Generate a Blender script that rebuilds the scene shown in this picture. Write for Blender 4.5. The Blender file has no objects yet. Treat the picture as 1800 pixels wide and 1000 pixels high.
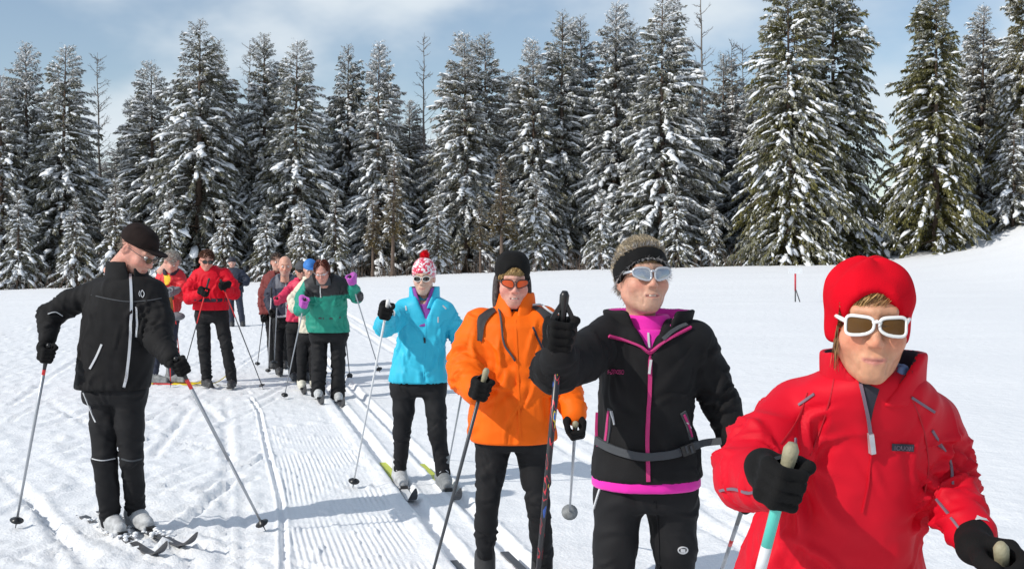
import bpy, math, random
import numpy as np
from mathutils import Vector
from mathutils.bvhtree import BVHTree

SC = bpy.context.scene
COL = SC.collection
# ------------------------------------------------------------------ camera
FOC = 2000.0          # focal length in photograph pixels (1800 wide) = 40 mm
HORIZON = 455.0       # eye level row in the photograph
EYE = 1.6             # eye height in metres
cam_data = bpy.data.cameras.new("camera")
cam_data.lens = 36.0 * FOC / 1800.0
cam_data.sensor_width = 36.0
cam_data.shift_y = -(500.0 - HORIZON) / 1800.0
cam_data.clip_start = 0.05
cam_data.clip_end = 3000.0
cam = bpy.data.objects.new("camera", cam_data)
cam.location = (0, 0, EYE)
cam.rotation_euler = (math.radians(90), 0, 0)
COL.objects.link(cam)
SC.camera = cam
# ------------------------------------------------------------------ light
SUN_EL = math.radians(36.0)
SUN_FROM = math.radians(30.0)      # how far the sun stands on the camera's side of due left
sun_vec = np.array([-math.cos(SUN_EL) * math.cos(SUN_FROM), -math.cos(SUN_EL) * math.sin(SUN_FROM), math.sin(SUN_EL)])
sun_data = bpy.data.lights.new("sun", 'SUN')
sun_data.energy = 3.1
sun_data.angle = math.radians(0.53)
sun_data.color = (1.0, 0.955, 0.88)
sun = bpy.data.objects.new("sun", sun_data)
sun.rotation_euler = Vector(sun_vec.tolist()).to_track_quat('Z', 'Y').to_euler()
sun.location = (-20, -10, 30)
COL.objects.link(sun)
world = bpy.data.worlds.new("World")
SC.world = world
world.use_nodes = True
wt = world.node_tree
wt.nodes.clear()
w_out = wt.nodes.new("ShaderNodeOutputWorld")
w_bg = wt.nodes.new("ShaderNodeBackground")
w_bg.inputs["Strength"].default_value = 0.11
w_sky = wt.nodes.new("ShaderNodeTexSky")
w_sky.sky_type = 'NISHITA'
w_sky.sun_disc = False
w_sky.sun_elevation = SUN_EL
w_sky.sun_rotation = math.atan2(sun_vec[0], sun_vec[1])
w_sky.air_density = 1.0
w_sky.dust_density = 0.5
w_sky.ozone_density = 1.0
# thin cloud veil over the whole dome
w_tc = wt.nodes.new("ShaderNodeTexCoord")
w_map = wt.nodes.new("ShaderNodeMapping")
w_map.inputs["Scale"].default_value = (1.0, 1.0, 1.9)
w_map.inputs["Location"].default_value = (0.35, 0.0, 0.12)
w_n = wt.nodes.new("ShaderNodeTexNoise")
w_n.inputs["Scale"].default_value = 4.2
w_n.inputs["Detail"].default_value = 5.0
w_n.inputs["Roughness"].default_value = 0.5
w_r = wt.nodes.new("ShaderNodeMapRange")
w_r.interpolation_type = 'SMOOTHSTEP'
w_r.inputs["From Min"].default_value = 0.42
w_r.inputs["From Max"].default_value = 0.66
w_r.inputs["To Min"].default_value = 0.08
w_r.inputs["To Max"].default_value = 0.92
w_mix = wt.nodes.new("ShaderNodeMix")
w_mix.data_type = 'RGBA'
w_mix.inputs["B"].default_value = (6.2, 6.8, 7.3, 1)
L = wt.links.new
L(w_tc.outputs["Generated"], w_map.inputs["Vector"])
L(w_map.outputs["Vector"], w_n.inputs["Vector"])
L(w_n.outputs["Fac"], w_r.inputs["Value"])
L(w_r.outputs["Result"], w_mix.inputs["Factor"])
L(w_sky.outputs["Color"], w_mix.inputs["A"])
L(w_mix.outputs["Result"], w_bg.inputs["Color"])
L(w_bg.outputs["Background"], w_out.inputs["Surface"])
SC.view_settings.view_transform = 'Standard'
SC.view_settings.look = 'None'
SC.view_settings.exposure = 0.17
SC.view_settings.gamma = 1.0
SC.view_settings.use_curve_mapping = False
SC.cycles.max_bounces = 6
SC.cycles.diffuse_bounces = 3
SC.cycles.glossy_bounces = 3
SC.cycles.transmission_bounces = 4
SC.cycles.transparent_max_bounces = 6
SC.cycles.use_denoising = True

# ------------------------------------------------------------------ small maths
def W(px, py, d):
    """photograph pixel at depth d metres -> world point"""
    return np.array([(px - 900.0) / FOC * d, d, EYE - (py - HORIZON) / FOC * d])

def to_px(P):
    P = np.asarray(P)
    return np.stack([900.0 + P[..., 0] / P[..., 1] * FOC, HORIZON + (EYE - P[..., 2]) / P[..., 1] * FOC], -1)

def unit(v):
    v = np.asarray(v, float)
    return v / (np.linalg.norm(v) + 1e-12)

def _hash(i, j, k, seed):
    n = (i * 374761393 + j * 668265263 + k * 1274126177 + seed * 69069) & 0x7fffffff
    n = ((n ^ (n >> 13)) * 1274126177) & 0x7fffffff
    n = (n ^ (n >> 16)) & 0xffff
    return n.astype(np.float32) / 65535.0

def vnoise(P, seed=0):
    P = np.asarray(P, np.float32)
    I = np.floor(P)
    f = P - I
    I = I.astype(np.int64)
    u = f * f * (3 - 2 * f)
    out = 0
    for a in (0, 1):
        wa = u[:, 0] if a else 1 - u[:, 0]
        for b in (0, 1):
            wb = u[:, 1] if b else 1 - u[:, 1]
            for c in (0, 1):
                wc = u[:, 2] if c else 1 - u[:, 2]
                out = out + wa * wb * wc * _hash(I[:, 0] + a, I[:, 1] + b, I[:, 2] + c, seed)
    return out

def fbm(P, octs=3, seed=0):
    s, a, t = 0, 0.5, 0
    for o in range(octs):
        s = s + a * vnoise(P * (2.0 ** o), seed + o)
        t += a
        a *= 0.5
    return s / t

def sstep(a, b, x):
    t = np.clip((x - a) / (b - a), 0, 1)
    return t * t * (3 - 2 * t)

def rot(yaw=0, pitch=0, roll=0):
    y, p, r = (math.radians(v) for v in (yaw, pitch, roll))
    Rz = np.array([[math.cos(y), -math.sin(y), 0], [math.sin(y), math.cos(y), 0], [0, 0, 1]])
    Rx = np.array([[1, 0, 0], [0, math.cos(p), -math.sin(p)], [0, math.sin(p), math.cos(p)]])
    Ry = np.array([[math.cos(r), 0, math.sin(r)], [0, 1, 0], [-math.sin(r), 0, math.cos(r)]])
    return Rz @ Rx @ Ry

# ------------------------------------------------------------------ objects
def link(o, parent=None):
    COL.objects.link(o)
    if parent is not None:
        o.parent = parent
    return o

def mesh_data(name, V, Fs, mats=(), smooth=True, col=None, midx=None):
    """V (n,3); Fs = (m,k) array or list of such arrays"""
    if not isinstance(Fs, list):
        Fs = [Fs]
    Fs = [np.asarray(f, np.int32) for f in Fs if len(f)]
    me = bpy.data.meshes.new(name)
    nl = sum(f.size for f in Fs)
    nf = sum(len(f) for f in Fs)
    me.vertices.add(len(V))
    me.vertices.foreach_set("co", np.asarray(V, np.float32).ravel())
    me.loops.add(nl)
    me.loops.foreach_set("vertex_index", np.concatenate([f.ravel() for f in Fs]))
    me.polygons.add(nf)
    tot = np.concatenate([np.full(len(f), f.shape[1], np.int32) for f in Fs])
    start = np.concatenate([[0], np.cumsum(tot)[:-1]]).astype(np.int32)
    me.polygons.foreach_set("loop_start", start)
    me.polygons.foreach_set("use_smooth", np.full(nf, bool(smooth)))
    if midx is not None:
        me.polygons.foreach_set("material_index", np.asarray(midx, np.int32))
    for m in mats:
        me.materials.append(m)
    if col is not None:
        ca = me.color_attributes.new("tint", 'FLOAT_COLOR', 'POINT')
        c4 = np.ones((len(V), 4), np.float32)
        c4[:, :3] = col
        ca.data.foreach_set("color", c4.ravel())
    me.update(calc_edges=True)
    me.validate()
    return me

def add(name, V, Fs, mat, parent=None, base=None, smooth=True, col=None, midx=None):
    mats = mat if isinstance(mat, (list, tuple)) else [mat]
    V = np.asarray(V, float)
    if base is None and parent is not None and "base" in BASES.get(parent.name, {}):
        base = BASES[parent.name]["base"]
    b = np.zeros(3) if base is None else np.asarray(base, float)
    me = mesh_data(name, V - b, Fs, mats, smooth, col, midx)
    o = bpy.data.objects.new(name, me)
    if parent is None:
        o.location = b
    link(o, parent)
    BASES[o.name] = {"base": b}
    return o

BASES = {}

def empty(name, base):
    o = bpy.data.objects.new(name, None)
    o.empty_display_size = 0.1
    o.location = base
    link(o)
    BASES[o.name] = {"base": np.asarray(base, float)}
    return o

def tag(o, label, cat, group=None):
    o["label"] = label
    o["category"] = cat
    if group:
        o["group"] = group
    return o

class Acc:
    """collects pieces that belong to one part"""
    def __init__(s):
        s.V, s.F, s.n = [], {}, 0
    def put(s, V, F):
        F = np.asarray(F, np.int32)
        s.V.append(np.asarray(V, float))
        s.F.setdefault(F.shape[1], []).append(F + s.n)
        s.n += len(V)
        return s
    def get(s):
        return np.concatenate(s.V), [np.concatenate(v) for v in s.F.values()]

def frames(P):
    P = np.asarray(P, float)
    T = np.gradient(P, axis=0)
    T /= np.linalg.norm(T, axis=1)[:, None] + 1e-12
    ref = np.array([0, 0, 1.0]) if abs(T[0][2]) < 0.9 else np.array([1.0, 0, 0])
    A = np.empty_like(P)
    B = np.empty_like(P)
    prev = None
    for i, t in enumerate(T):
        a = np.cross(ref, t) if prev is None else prev - t * np.dot(prev, t)
        a = unit(a)
        A[i], B[i] = a, np.cross(t, a)
        prev = a
    return T, A, B

def tube(P, r, n=8, closed=False, cap=True):
    P = np.asarray(P, float)
    m = len(P)
    r = np.broadcast_to(np.asarray(r, float), (m,))
    if closed:
        Q = np.concatenate([P[-1:], P, P[:1]])
        T, A, B = frames(Q)
        T, A, B = T[1:-1], A[1:-1], B[1:-1]
    else:
        T, A, B = frames(P)
    an = np.arange(n) / n * 2 * math.pi
    V = P[:, None] + r[:, None, None] * (np.cos(an)[None, :, None] * A[:, None] + np.sin(an)[None, :, None] * B[:, None])
    V = V.reshape(-1, 3)
    rows = m if closed else m - 1
    i = np.arange(rows)[:, None]
    j = np.arange(n)[None]
    i2 = (i + 1) % m
    j2 = (j + 1) % n
    F = np.stack([i * n + j, i * n + j2, i2 * n + j2, i2 * n + j], -1).reshape(-1, 4)
    if cap and not closed:
        V = np.concatenate([V, P[:1], P[-1:]])
        c0, c1 = len(V) - 2, len(V) - 1
        jj = np.arange(n)
        a = np.stack([np.full(n, c0), (jj + 1) % n, jj, jj], -1)
        b = np.stack([np.full(n, c1), (m - 1) * n + jj, (m - 1) * n + (jj + 1) % n, (m - 1) * n + (jj + 1) % n], -1)
        return V, F, np.concatenate([a, b])[:, :3]
    return V, F, np.zeros((0, 3), int)

def put_tube(acc, *a, **k):
    V, F, C = tube(*a, **k)
    n0 = acc.n
    acc.put(V, F)
    if len(C):
        acc.F.setdefault(3, []).append(np.asarray(C, np.int32) + n0)

def tube_obj(name, P, r, mat, parent=None, n=8, **k):
    a = Acc()
    put_tube(a, P, r, n=n, **k)
    V, F = a.get()
    return add(name, V, F, mat, parent)

def box(c, half, R=None):
    s = np.array([[x, y, z] for x in (-1, 1) for y in (-1, 1) for z in (-1, 1)], float) * half
    if R is not None:
        s = s @ np.asarray(R).T
    F = np.array([[0, 1, 3, 2], [4, 6, 7, 5], [0, 4, 5, 1], [2, 3, 7, 6], [0, 2, 6, 4], [1, 5, 7, 3]])
    return s + c, F

def smooth_path(P, n):
    """Catmull-Rom resample"""
    P = np.asarray(P, float)
    if len(P) == 2:
        return P[0] + (P[1] - P[0]) * np.linspace(0, 1, n)[:, None]
    Q = np.concatenate([[2 * P[0] - P[1]], P, [2 * P[-1] - P[-2]]])
    t = np.linspace(0, len(P) - 1 - 1e-6, n)
    i = t.astype(int)
    f = (t - i)[:, None]
    a, b, c, d = Q[i], Q[i + 1], Q[i + 2], Q[i + 3]
    return 0.5 * (2 * b + (c - a) * f + (2 * a - 5 * b + 4 * c - d) * f ** 2 + (3 * b - a - 3 * c + d) * f ** 3)

# ------------------------------------------------------------------ materials
def mat(name, color, rough=0.7, attr=False, bump=0.0, bscale=300.0, var=0.0, vscale=20.0, metallic=0.0, sheen=0.0,
        sss=0.0, coat=0.0, spec=0.5, alpha=1.0, trans=0.0, crumple=0.0):
    m = bpy.data.materials.new(name)
    m.use_nodes = True
    nt = m.node_tree
    b = nt.nodes["Principled BSDF"]
    b.inputs["Base Color"].default_value = (*color, 1)
    b.inputs["Roughness"].default_value = rough
    b.inputs["Metallic"].default_value = metallic
    b.inputs["Specular IOR Level"].default_value = spec
    b.inputs["Sheen Weight"].default_value = sheen
    b.inputs["Coat Weight"].default_value = coat
    b.inputs["Alpha"].default_value = alpha
    b.inputs["Transmission Weight"].default_value = trans
    if sss:
        b.inputs["Subsurface Weight"].default_value = sss
        b.inputs["Subsurface Radius"].default_value = (0.012, 0.004, 0.002)
        b.inputs["Subsurface Scale"].default_value = 1.0
    src = None
    if attr:
        at = nt.nodes.new("ShaderNodeVertexColor")
        at.layer_name = "tint"
        src = at.outputs["Color"]
    if var > 0 or bump > 0:
        tc = nt.nodes.new("ShaderNodeTexCoord")
    if var > 0:
        nz = nt.nodes.new("ShaderNodeTexNoise")
        nz.inputs["Scale"].default_value = vscale
        nz.inputs["Detail"].default_value = 4
        nt.links.new(tc.outputs["Object"], nz.inputs["Vector"])
        mr = nt.nodes.new("ShaderNodeMapRange")
        mr.inputs["From Min"].default_value = 0.3
        mr.inputs["From Max"].default_value = 0.7
        mr.inputs["To Min"].default_value = 1 - var
        mr.inputs["To Max"].default_value = 1 + var
        nt.links.new(nz.outputs["Fac"], mr.inputs["Value"])
        mx = nt.nodes.new("ShaderNodeVectorMath")
        mx.operation = 'SCALE'
        if src is not None:
            nt.links.new(src, mx.inputs[0])
        else:
            mx.inputs[0].default_value = color
        nt.links.new(mr.outputs["Result"], mx.inputs["Scale"])
        src = mx.outputs["Vector"]
    if src is not None:
        nt.links.new(src, b.inputs["Base Color"])
    if bump > 0:
        nz2 = nt.nodes.new("ShaderNodeTexNoise")
        nz2.inputs["Scale"].default_value = bscale
        nz2.inputs["Detail"].default_value = 3
        nt.links.new(tc.outputs["Object"], nz2.inputs["Vector"])
        bp = nt.nodes.new("ShaderNodeBump")
        bp.inputs["Strength"].default_value = bump
        bp.inputs["Distance"].default_value = 0.004
        nt.links.new(nz2.outputs["Fac"], bp.inputs["Height"])
        nt.links.new(bp.outputs["Normal"], b.inputs["Normal"])
        if crumple > 0:      # soft creases of thin cloth
            mp = nt.nodes.new("ShaderNodeMapping")
            mp.inputs["Scale"].default_value = (1.0, 1.0, 0.55)
            nt.links.new(tc.outputs["Object"], mp.inputs["Vector"])
            n3 = nt.nodes.new("ShaderNodeTexNoise")
            n3.noise_type = 'RIDGED_MULTIFRACTAL'
            n3.inputs["Scale"].default_value = 9.0
            n3.inputs["Detail"].default_value = 3.0
            n3.inputs["Distortion"].default_value = 0.8
            nt.links.new(mp.outputs["Vector"], n3.inputs["Vector"])
            b2 = nt.nodes.new("ShaderNodeBump")
            b2.inputs["Strength"].default_value = crumple
            b2.inputs["Distance"].default_value = 0.012
            nt.links.new(n3.outputs["Fac"], b2.inputs["Height"])
            nt.links.new(b2.outputs["Normal"], bp.inputs["Normal"])
    return m

# ------------------------------------------------------------------ implicit surfaces
def smin(a, b, k):
    h = np.clip(0.5 + 0.5 * (b - a) / k, 0, 1)
    return b + (a - b) * h - k * h * (1 - h)

def smax(a, b, k):
    return -smin(-a, -b, k)

def rc(P, a, b, ra, rb):
    a = np.asarray(a, np.float32)
    b = np.asarray(b, np.float32)
    ba = b - a
    pa = P - a
    h = np.clip((pa @ ba) / max(float(ba @ ba), 1e-9), 0, 1)
    return np.sqrt(((pa - h[:, None] * ba) ** 2).sum(1)) - (ra + (rb - ra) * h)

def ell(P, c, r, R=None):
    q = P - np.asarray(c, np.float32)
    if R is not None:
        q = q @ np.asarray(R, np.float32)
    k = np.sqrt(((q / np.asarray(r, np.float32)) ** 2).sum(1)) + 1e-6
    return np.sqrt((q ** 2).sum(1)) * (1 - 1 / k) if False else (k - 1) * min(r) * 0.6 + 0.4 * np.sqrt((q ** 2).sum(1)) * (1 - 1 / k)

def chain(P, pts, k=0.02):
    d = None
    for (a, ra), (b, rb) in zip(pts[:-1], pts[1:]):
        e = rc(P, a, b, ra, rb)
        d = e if d is None else smin(d, e, k)
    return d

class Loft:
    """stack of super-ellipses; rows = (z, cx, cy, a, b)"""
    def __init__(s, rows, n=2.3, capr=0.0):
        rows = np.array(sorted(rows), float)
        s.z0, s.z1, s.n = rows[0, 0], rows[-1, 0], n
        s.zt = np.linspace(s.z0, s.z1, 240)
        tab = [np.interp(s.zt, rows[:, 0], rows[:, i]) for i in range(1, 5)]
        w = max(3, int(0.028 / (s.zt[1] - s.zt[0])))
        ker = np.hanning(2 * w + 1)
        ker /= ker.sum()
        s.tab = [np.convolve(np.pad(t, w, mode='reflect', reflect_type='odd'), ker, 'valid') for t in tab]
    def at(s, z):
        return [np.interp(z, s.zt, t) for t in s.tab]
    def __call__(s, P, inset=0.0, z0=None, z1=None):
        cx, cy, a, b = s.at(P[:, 2])
        a = np.maximum(a - inset, 0.01)
        b = np.maximum(b - inset, 0.01)
        x, y = P[:, 0] - cx, P[:, 1] - cy
        k = (np.abs(x / a) ** s.n + np.abs(y / b) ** s.n) ** (1 / s.n) + 1e-6
        d = np.sqrt(x * x + y * y) * (1 - 1 / k)
        d = np.where(k < 0.5, -np.minimum(a, b) * 0.5, d)
        z0 = s.z0 if z0 is None else z0
        z1 = s.z1 if z1 is None else z1
        return smax(smax(d, z0 - P[:, 2], 0.012), P[:, 2] - z1, 0.012).astype(np.float32)

CORN = np.array([[i, j, k] for i in (0, 1) for j in (0, 1) for k in (0, 1)])
EDGES = [(a, b) for a in range(8) for b in range(a + 1, 8) if abs(CORN[a] - CORN[b]).sum() == 1]

def mesh_sdf(fn, lo, hi, h, margin=1.35):
    """sparse surface nets -> V, quads"""
    B = 8
    lo = np.asarray(lo, float)
    hi = np.asarray(hi, float)
    nb = np.maximum(np.ceil((hi - lo) / (h * B)).astype(int), 1)
    bi = np.stack(np.meshgrid(*[np.arange(n) for n in nb], indexing='ij'), -1).reshape(-1, 3)
    cen = lo + (bi + 0.5) * B * h
    dc = fn(cen.astype(np.float32))
    keep = bi[np.abs(dc) < 0.5 * math.sqrt(3) * B * h * margin + 2 * h]
    g = np.stack(np.meshgrid(*[np.arange(B + 1)] * 3, indexing='ij'), -1)
    n = len(keep)
    base = keep * B
    val = np.empty((n, B + 1, B + 1, B + 1), np.float32)
    step = 250
    for s in range(0, n, step):
        pts = lo + (base[s:s + step, None, None, None] + g[None]) * h
        val[s:s + step] = fn(pts.reshape(-1, 3).astype(np.float32)).reshape(-1, B + 1, B + 1, B + 1)
    val[val == 0] = 1e-7
    ng = nb * B + 2
    def gid(c):
        return ((c[..., 0] + 1) * (ng[1] + 1) + (c[..., 1] + 1)) * (ng[2] + 1) + (c[..., 2] + 1)
    sg = val < 0
    cv = np.stack([val[:, i:i + B, j:j + B, k:k + B] for i, j, k in CORN], -1)
    cs = cv < 0
    act = cs.any(-1) & ~cs.all(-1)
    idx = np.argwhere(act)
    if len(idx) == 0:
        return np.zeros((0, 3)), np.zeros((0, 4), int)
    v8 = cv[act]
    acc = np.zeros((len(idx), 3))
    cnt = np.zeros(len(idx))
    for a, b in EDGES:
        x = (v8[:, a] < 0) != (v8[:, b] < 0)
        t = np.where(x, v8[:, a] / np.where(x, v8[:, a] - v8[:, b], 1), 0)
        p = CORN[a] + t[:, None] * (CORN[b] - CORN[a])
        acc += np.where(x[:, None], p, 0)
        cnt += x
    cell = base[idx[:, 0]] + idx[:, 1:]
    V = lo + (cell + acc / cnt[:, None]) * h
    ids = gid(cell)
    order = np.argsort(ids)
    sid = ids[order]
    quads = []
    e = np.eye(3, dtype=int)
    for ax in range(3):
        o1, o2 = e[(ax + 1) % 3], e[(ax + 2) % 3]
        sl0 = [slice(None)] + [slice(0, B)] * 3
        sl1 = list(sl0)
        sl1[ax + 1] = slice(1, B + 1)
        s0, s1 = sg[tuple(sl0)], sg[tuple(sl1)]
        ch = np.argwhere(s0 != s1)
        if len(ch) == 0:
            continue
        c = base[ch[:, 0]] + ch[:, 1:]
        fl = s0[s0 != s1]
        q = np.stack([gid(c - o1 - o2), gid(c - o2), gid(c), gid(c - o1)], -1)
        pos = np.clip(np.searchsorted(sid, q), 0, len(sid) - 1)
        ok = (sid[pos] == q).all(1)
        q = order[pos]
        q = np.where(fl[:, None], q, q[:, ::-1])[ok]
        quads.append(q)
    return V, np.concatenate(quads)

def vnormals(V, F):
    N = np.zeros_like(V)
    fn_ = np.cross(V[F[:, 2]] - V[F[:, 0]], V[F[:, 3 if F.shape[1] == 4 else 1]] - V[F[:, 1]])
    if F.shape[1] == 3:
        fn_ = np.cross(V[F[:, 1]] - V[F[:, 0]], V[F[:, 2]] - V[F[:, 0]])
    for k in range(F.shape[1]):
        for c in range(3):
            N[:, c] += np.bincount(F[:, k], fn_[:, c], len(V))
    return N / (np.linalg.norm(N, axis=1)[:, None] + 1e-12)

def relax(V, F, it=1, lam=0.5):
    E = np.concatenate([F[:, [0, 1]], F[:, [1, 2]], F[:, [2, 3]], F[:, [3, 0]]])
    for _ in range(it):
        S = np.zeros_like(V)
        n = np.bincount(E[:, 0], minlength=len(V)) + np.bincount(E[:, 1], minlength=len(V))
        for c in range(3):
            S[:, c] = np.bincount(E[:, 0], V[E[:, 1], c], len(V)) + np.bincount(E[:, 1], V[E[:, 0], c], len(V))
        V = V + lam * (S / np.maximum(n, 1)[:, None] - V)
    return V

class Surf:
    """final mesh of a garment; pixels can be dropped on it from the front"""
    def __init__(s, V, F):
        s.V, s.F = V, F
        s.bvh = BVHTree.FromPolygons(V.tolist(), F.tolist())
    def hit(s, px, py):
        d = unit([(px - 900.0) / FOC, 1.0, -(py - HORIZON) / FOC])
        loc, nor, i, dist = s.bvh.ray_cast(Vector((0, 0, EYE)), Vector(d.tolist()))
        if loc is None:
            # nearest point to the ray at the garment's depth
            dep = float(np.median(s.V[:, 1]))
            loc, nor, i, dist = s.bvh.find_nearest(Vector(W(px, py, dep).tolist()))
        n = np.array(nor)
        if n @ d > 0:
            n = -n
        return np.array(loc), n
    def path(s, pts, n):
        P = smooth_path(np.array(pts, float), n)
        h = [s.hit(*p) for p in P]
        Q = np.array([a for a, b in h])
        N = np.array([b for a, b in h])
        if len(Q) > 4:
            for _ in range(2):
                Q[1:-1] = 0.25 * Q[:-2] + 0.5 * Q[1:-1] + 0.25 * Q[2:]
                N[1:-1] = 0.25 * N[:-2] + 0.5 * N[1:-1] + 0.25 * N[2:]
        return Q, N / np.linalg.norm(N, axis=1)[:, None]

def ribbon(P, N, width, lift=0.002, thick=0.003):
    """raised band along P lying on a surface of normals N; width in metres"""
    P = np.asarray(P, float)
    T = np.gradient(P, axis=0)
    S = np.cross(T, N)
    S /= np.linalg.norm(S, axis=1)[:, None] + 1e-12
    w = np.broadcast_to(np.asarray(width, float), (len(P),))[:, None] * 0.5
    a = P + S * w + N * (lift - 0.006)
    b = P + S * w * 0.92 + N * (lift + thick)
    c = P - S * w * 0.92 + N * (lift + thick)
    d = P - S * w + N * (lift - 0.006)
    m = len(P)
    V = np.concatenate([a, b, c, d])
    i = np.arange(m - 1)
    F = np.concatenate([np.stack([k * m + i, k * m + i + 1, (k + 1) * m + i + 1, (k + 1) * m + i], -1) for k in range(3)])
    ends = np.array([[0, m, 2 * m, 3 * m], [m - 1, 4 * m - 1, 3 * m - 1, 2 * m - 1]])
    return V, np.concatenate([F, ends])

def ribbon_px(name, surf, pts, width, m, parent, n=24, lift=0.002, thick=0.003):
    P, N = surf.path(pts, n)
    V, F = ribbon(P, N, width, lift, thick)
    return add(name, V, F, m, parent, smooth=False)

def patch_px(name, surf, left, right, m, parent, n=16, k=8, lift=0.004):
    """cloth panel between two pixel polylines laid on a garment"""
    Lp, Rp = smooth_path(np.array(left, float), n), smooth_path(np.array(right, float), n)
    V = np.empty((n, k, 3))
    for i in range(n):
        for j in range(k):
            t = j / (k - 1)
            q, nn = surf.hit(*(Lp[i] * (1 - t) + Rp[i] * t))
            V[i, j] = q + nn * lift
    for _ in range(2):
        V[1:-1] = 0.25 * V[:-2] + 0.5 * V[1:-1] + 0.25 * V[2:]
    V = V.reshape(-1, 3)
    i, j = np.meshgrid(np.arange(n - 1), np.arange(k - 1), indexing='ij')
    F = np.stack([i * k + j, i * k + j + 1, (i + 1) * k + j + 1, (i + 1) * k + j], -1).reshape(-1, 4)
    return add(name, V, F, m, parent)

def in_poly(px, poly):
    poly = np.asarray(poly, float)
    x, y = px[:, 0], px[:, 1]
    r = np.zeros(len(px), bool)
    j = len(poly) - 1
    for i in range(len(poly)):
        xi, yi = poly[i]
        xj, yj = poly[j]
        c = ((yi > y) != (yj > y)) & (x < (xj - xi) * (y - yi) / (yj - yi + 1e-9) + xi)
        r ^= c
        j = i
    return r
# ================================================================== snow ground
T0 = np.array([-0.63, 8.1])
TU = np.array([0.970, 0.2425])       # across the ski track, to the right
TV = np.array([-0.2425, 0.970])      # along the ski track, away from the camera

def terrain(X, Y):
    g = np.interp(X, [-90, -45, -31, -16, -3.5, 10.5, 20, 26, 31.5, 40, 60, 120],
                  [-0.2, -0.3, -0.15, 0.28, 0.7, 1.05, 1.35, 2.3, 4.3, 6.8, 10.0, 14.0])
    z = g * sstep(20, 69, Y)
    # shallow swale and bank on the open field
    z = z + 0.10 * np.sin(X * 0.11 + 1.0) * sstep(18, 32, Y) * (1 - sstep(62, 74, Y))
    z = z - 0.22 * np.exp(-((Y - 43) / 9.0) ** 2) * sstep(-6, 6, X)
    z = z + 0.02 * np.maximum(Y - 72, 0)
    return z

def px_ground(px, py):
    """photograph pixel -> point on the bare terrain"""
    d = EYE * FOC / max(py - HORIZON, 6)
    for _ in range(25):
        x = (px - 900) / FOC * d
        z = float(terrain(np.array([x]), np.array([d]))[0])
        d = 0.5 * d + 0.5 * (EYE - z) * FOC / max(py - HORIZON, 6)
        d = min(d, 90)
    x = (px - 900) / FOC * d
    return np.array([x, d, float(terrain(np.array([x]), np.array([d]))[0])])

rng = np.random.default_rng(5)
RUTS = [  # pixel polylines of ski ruts: (points, depth, half width)
    ([(440, 700), (455, 722), (459, 740), (470, 790), (484, 840), (494, 880), (498, 930), (500, 1010)], 0.011, 0.018),
    ([(396, 700), (402, 760), (400, 840), (396, 1010)], 0.010, 0.035),
    ([(424, 840), (428, 900), (430, 1010)], 0.010, 0.035),
    ([(325, 922), (370, 880), (420, 836)], 0.022, 0.035),
    ([(335, 868), (400, 838), (470, 802)], 0.016, 0.032),
    ([(272, 800), (300, 765), (332, 720)], 0.014, 0.04),
    ([(262, 850), (340, 815), (420, 790)], 0.010, 0.03),
    ([(270, 870), (350, 838), (440, 815)], 0.010, 0.03),
    ([(30, 850), (75, 900), (128, 962)], 0.018, 0.035),
    ([(0, 835), (70, 905), (160, 1005)], 0.016, 0.035),
    ([(60, 880), (90, 940), (105, 1005)], 0.014, 0.035),
    ([(225, 1005), (260, 965), (330, 930)], 0.012, 0.03),
    ([(0, 905), (60, 880), (150, 855)], 0.012, 0.04),
    ([(20, 980), (90, 955), (170, 930)], 0.012, 0.04),
    ([(100, 800), (180, 770), (330, 745)], 0.010, 0.05),
    ([(300, 960), (330, 985), (350, 1010)], 0.014, 0.03),
    ([(0, 760), (90, 745), (160, 720)], 0.012, 0.06),
    ([(340, 700), (385, 740), (398, 800)], 0.012, 0.04),
    ([(450, 840), (380, 870), (300, 905)], 0.010, 0.03),
    ([(0, 690), (150, 684), (300, 690), (470, 684)], 0.012, 0.05),
    ([(1230, 880), (1330, 950), (1420, 1010)], 0.02, 0.05),
]
for _ in range(46):
    x, y = rng.uniform(0, 420), rng.uniform(700, 990)
    a = rng.uniform(-0.6, 0.6)
    l = rng.uniform(70, 240)
    RUTS.append(([(x, y), (x + l * 0.5 * math.cos(a), y - l * 0.5 * math.sin(a) + rng.uniform(-6, 6)), (x + l * math.cos(a), y - l * math.sin(a))],
                 rng.uniform(0.006, 0.014), rng.uniform(0.02, 0.04)))

def ground_grid():
    def steps(a, b, s):
        return np.arange(a, b, s)
    u = np.concatenate([steps(-6.0, -1.12, 0.038), steps(-1.12, 0.34, 0.0085), steps(0.34, 3.2, 0.045)])
    def out(x, sgn, lim, s):
        r = []
        while abs(x) < lim:
            s *= 1.075
            x += sgn * s
            r.append(x)
        return r
    left = out(-6.0, -1, 95, 0.034)[::-1]
    right = out(3.2, 1, 95, 0.036)
    u = np.concatenate([left, u, right])
    v = [-11.0]
    while v[-1] < 120:
        dist = max(abs(v[-1] + 8.1), 1.0)
        s = max(0.027, 0.0072 * dist)
        if v[-1] < -4.5:
            s = 0.25
        v.append(v[-1] + s)
    return u, np.array(v)

gu, gv = ground_grid()
UU, VV = np.meshgrid(gu, gv, indexing='ij')
UU, VV = UU.ravel(), VV.ravel()
GX = T0[0] + UU * TU[0] + VV * TV[0]
GY = T0[1] + UU * TU[1] + VV * TV[1]
GZ = terrain(GX, GY)
P2 = np.stack([GX, GY, np.zeros_like(GX)], 1)
dist = np.maximum(np.hypot(GX, GY), 1)
near = 1 - sstep(26, 45, GY)
rough_left = (1 - sstep(-1.25, -0.95, UU)) * near
lane = sstep(-1.12, -0.98, UU) * (1 - sstep(0.26, 0.42, UU))
right_a = sstep(0.3, 0.55, UU) * near
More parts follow.
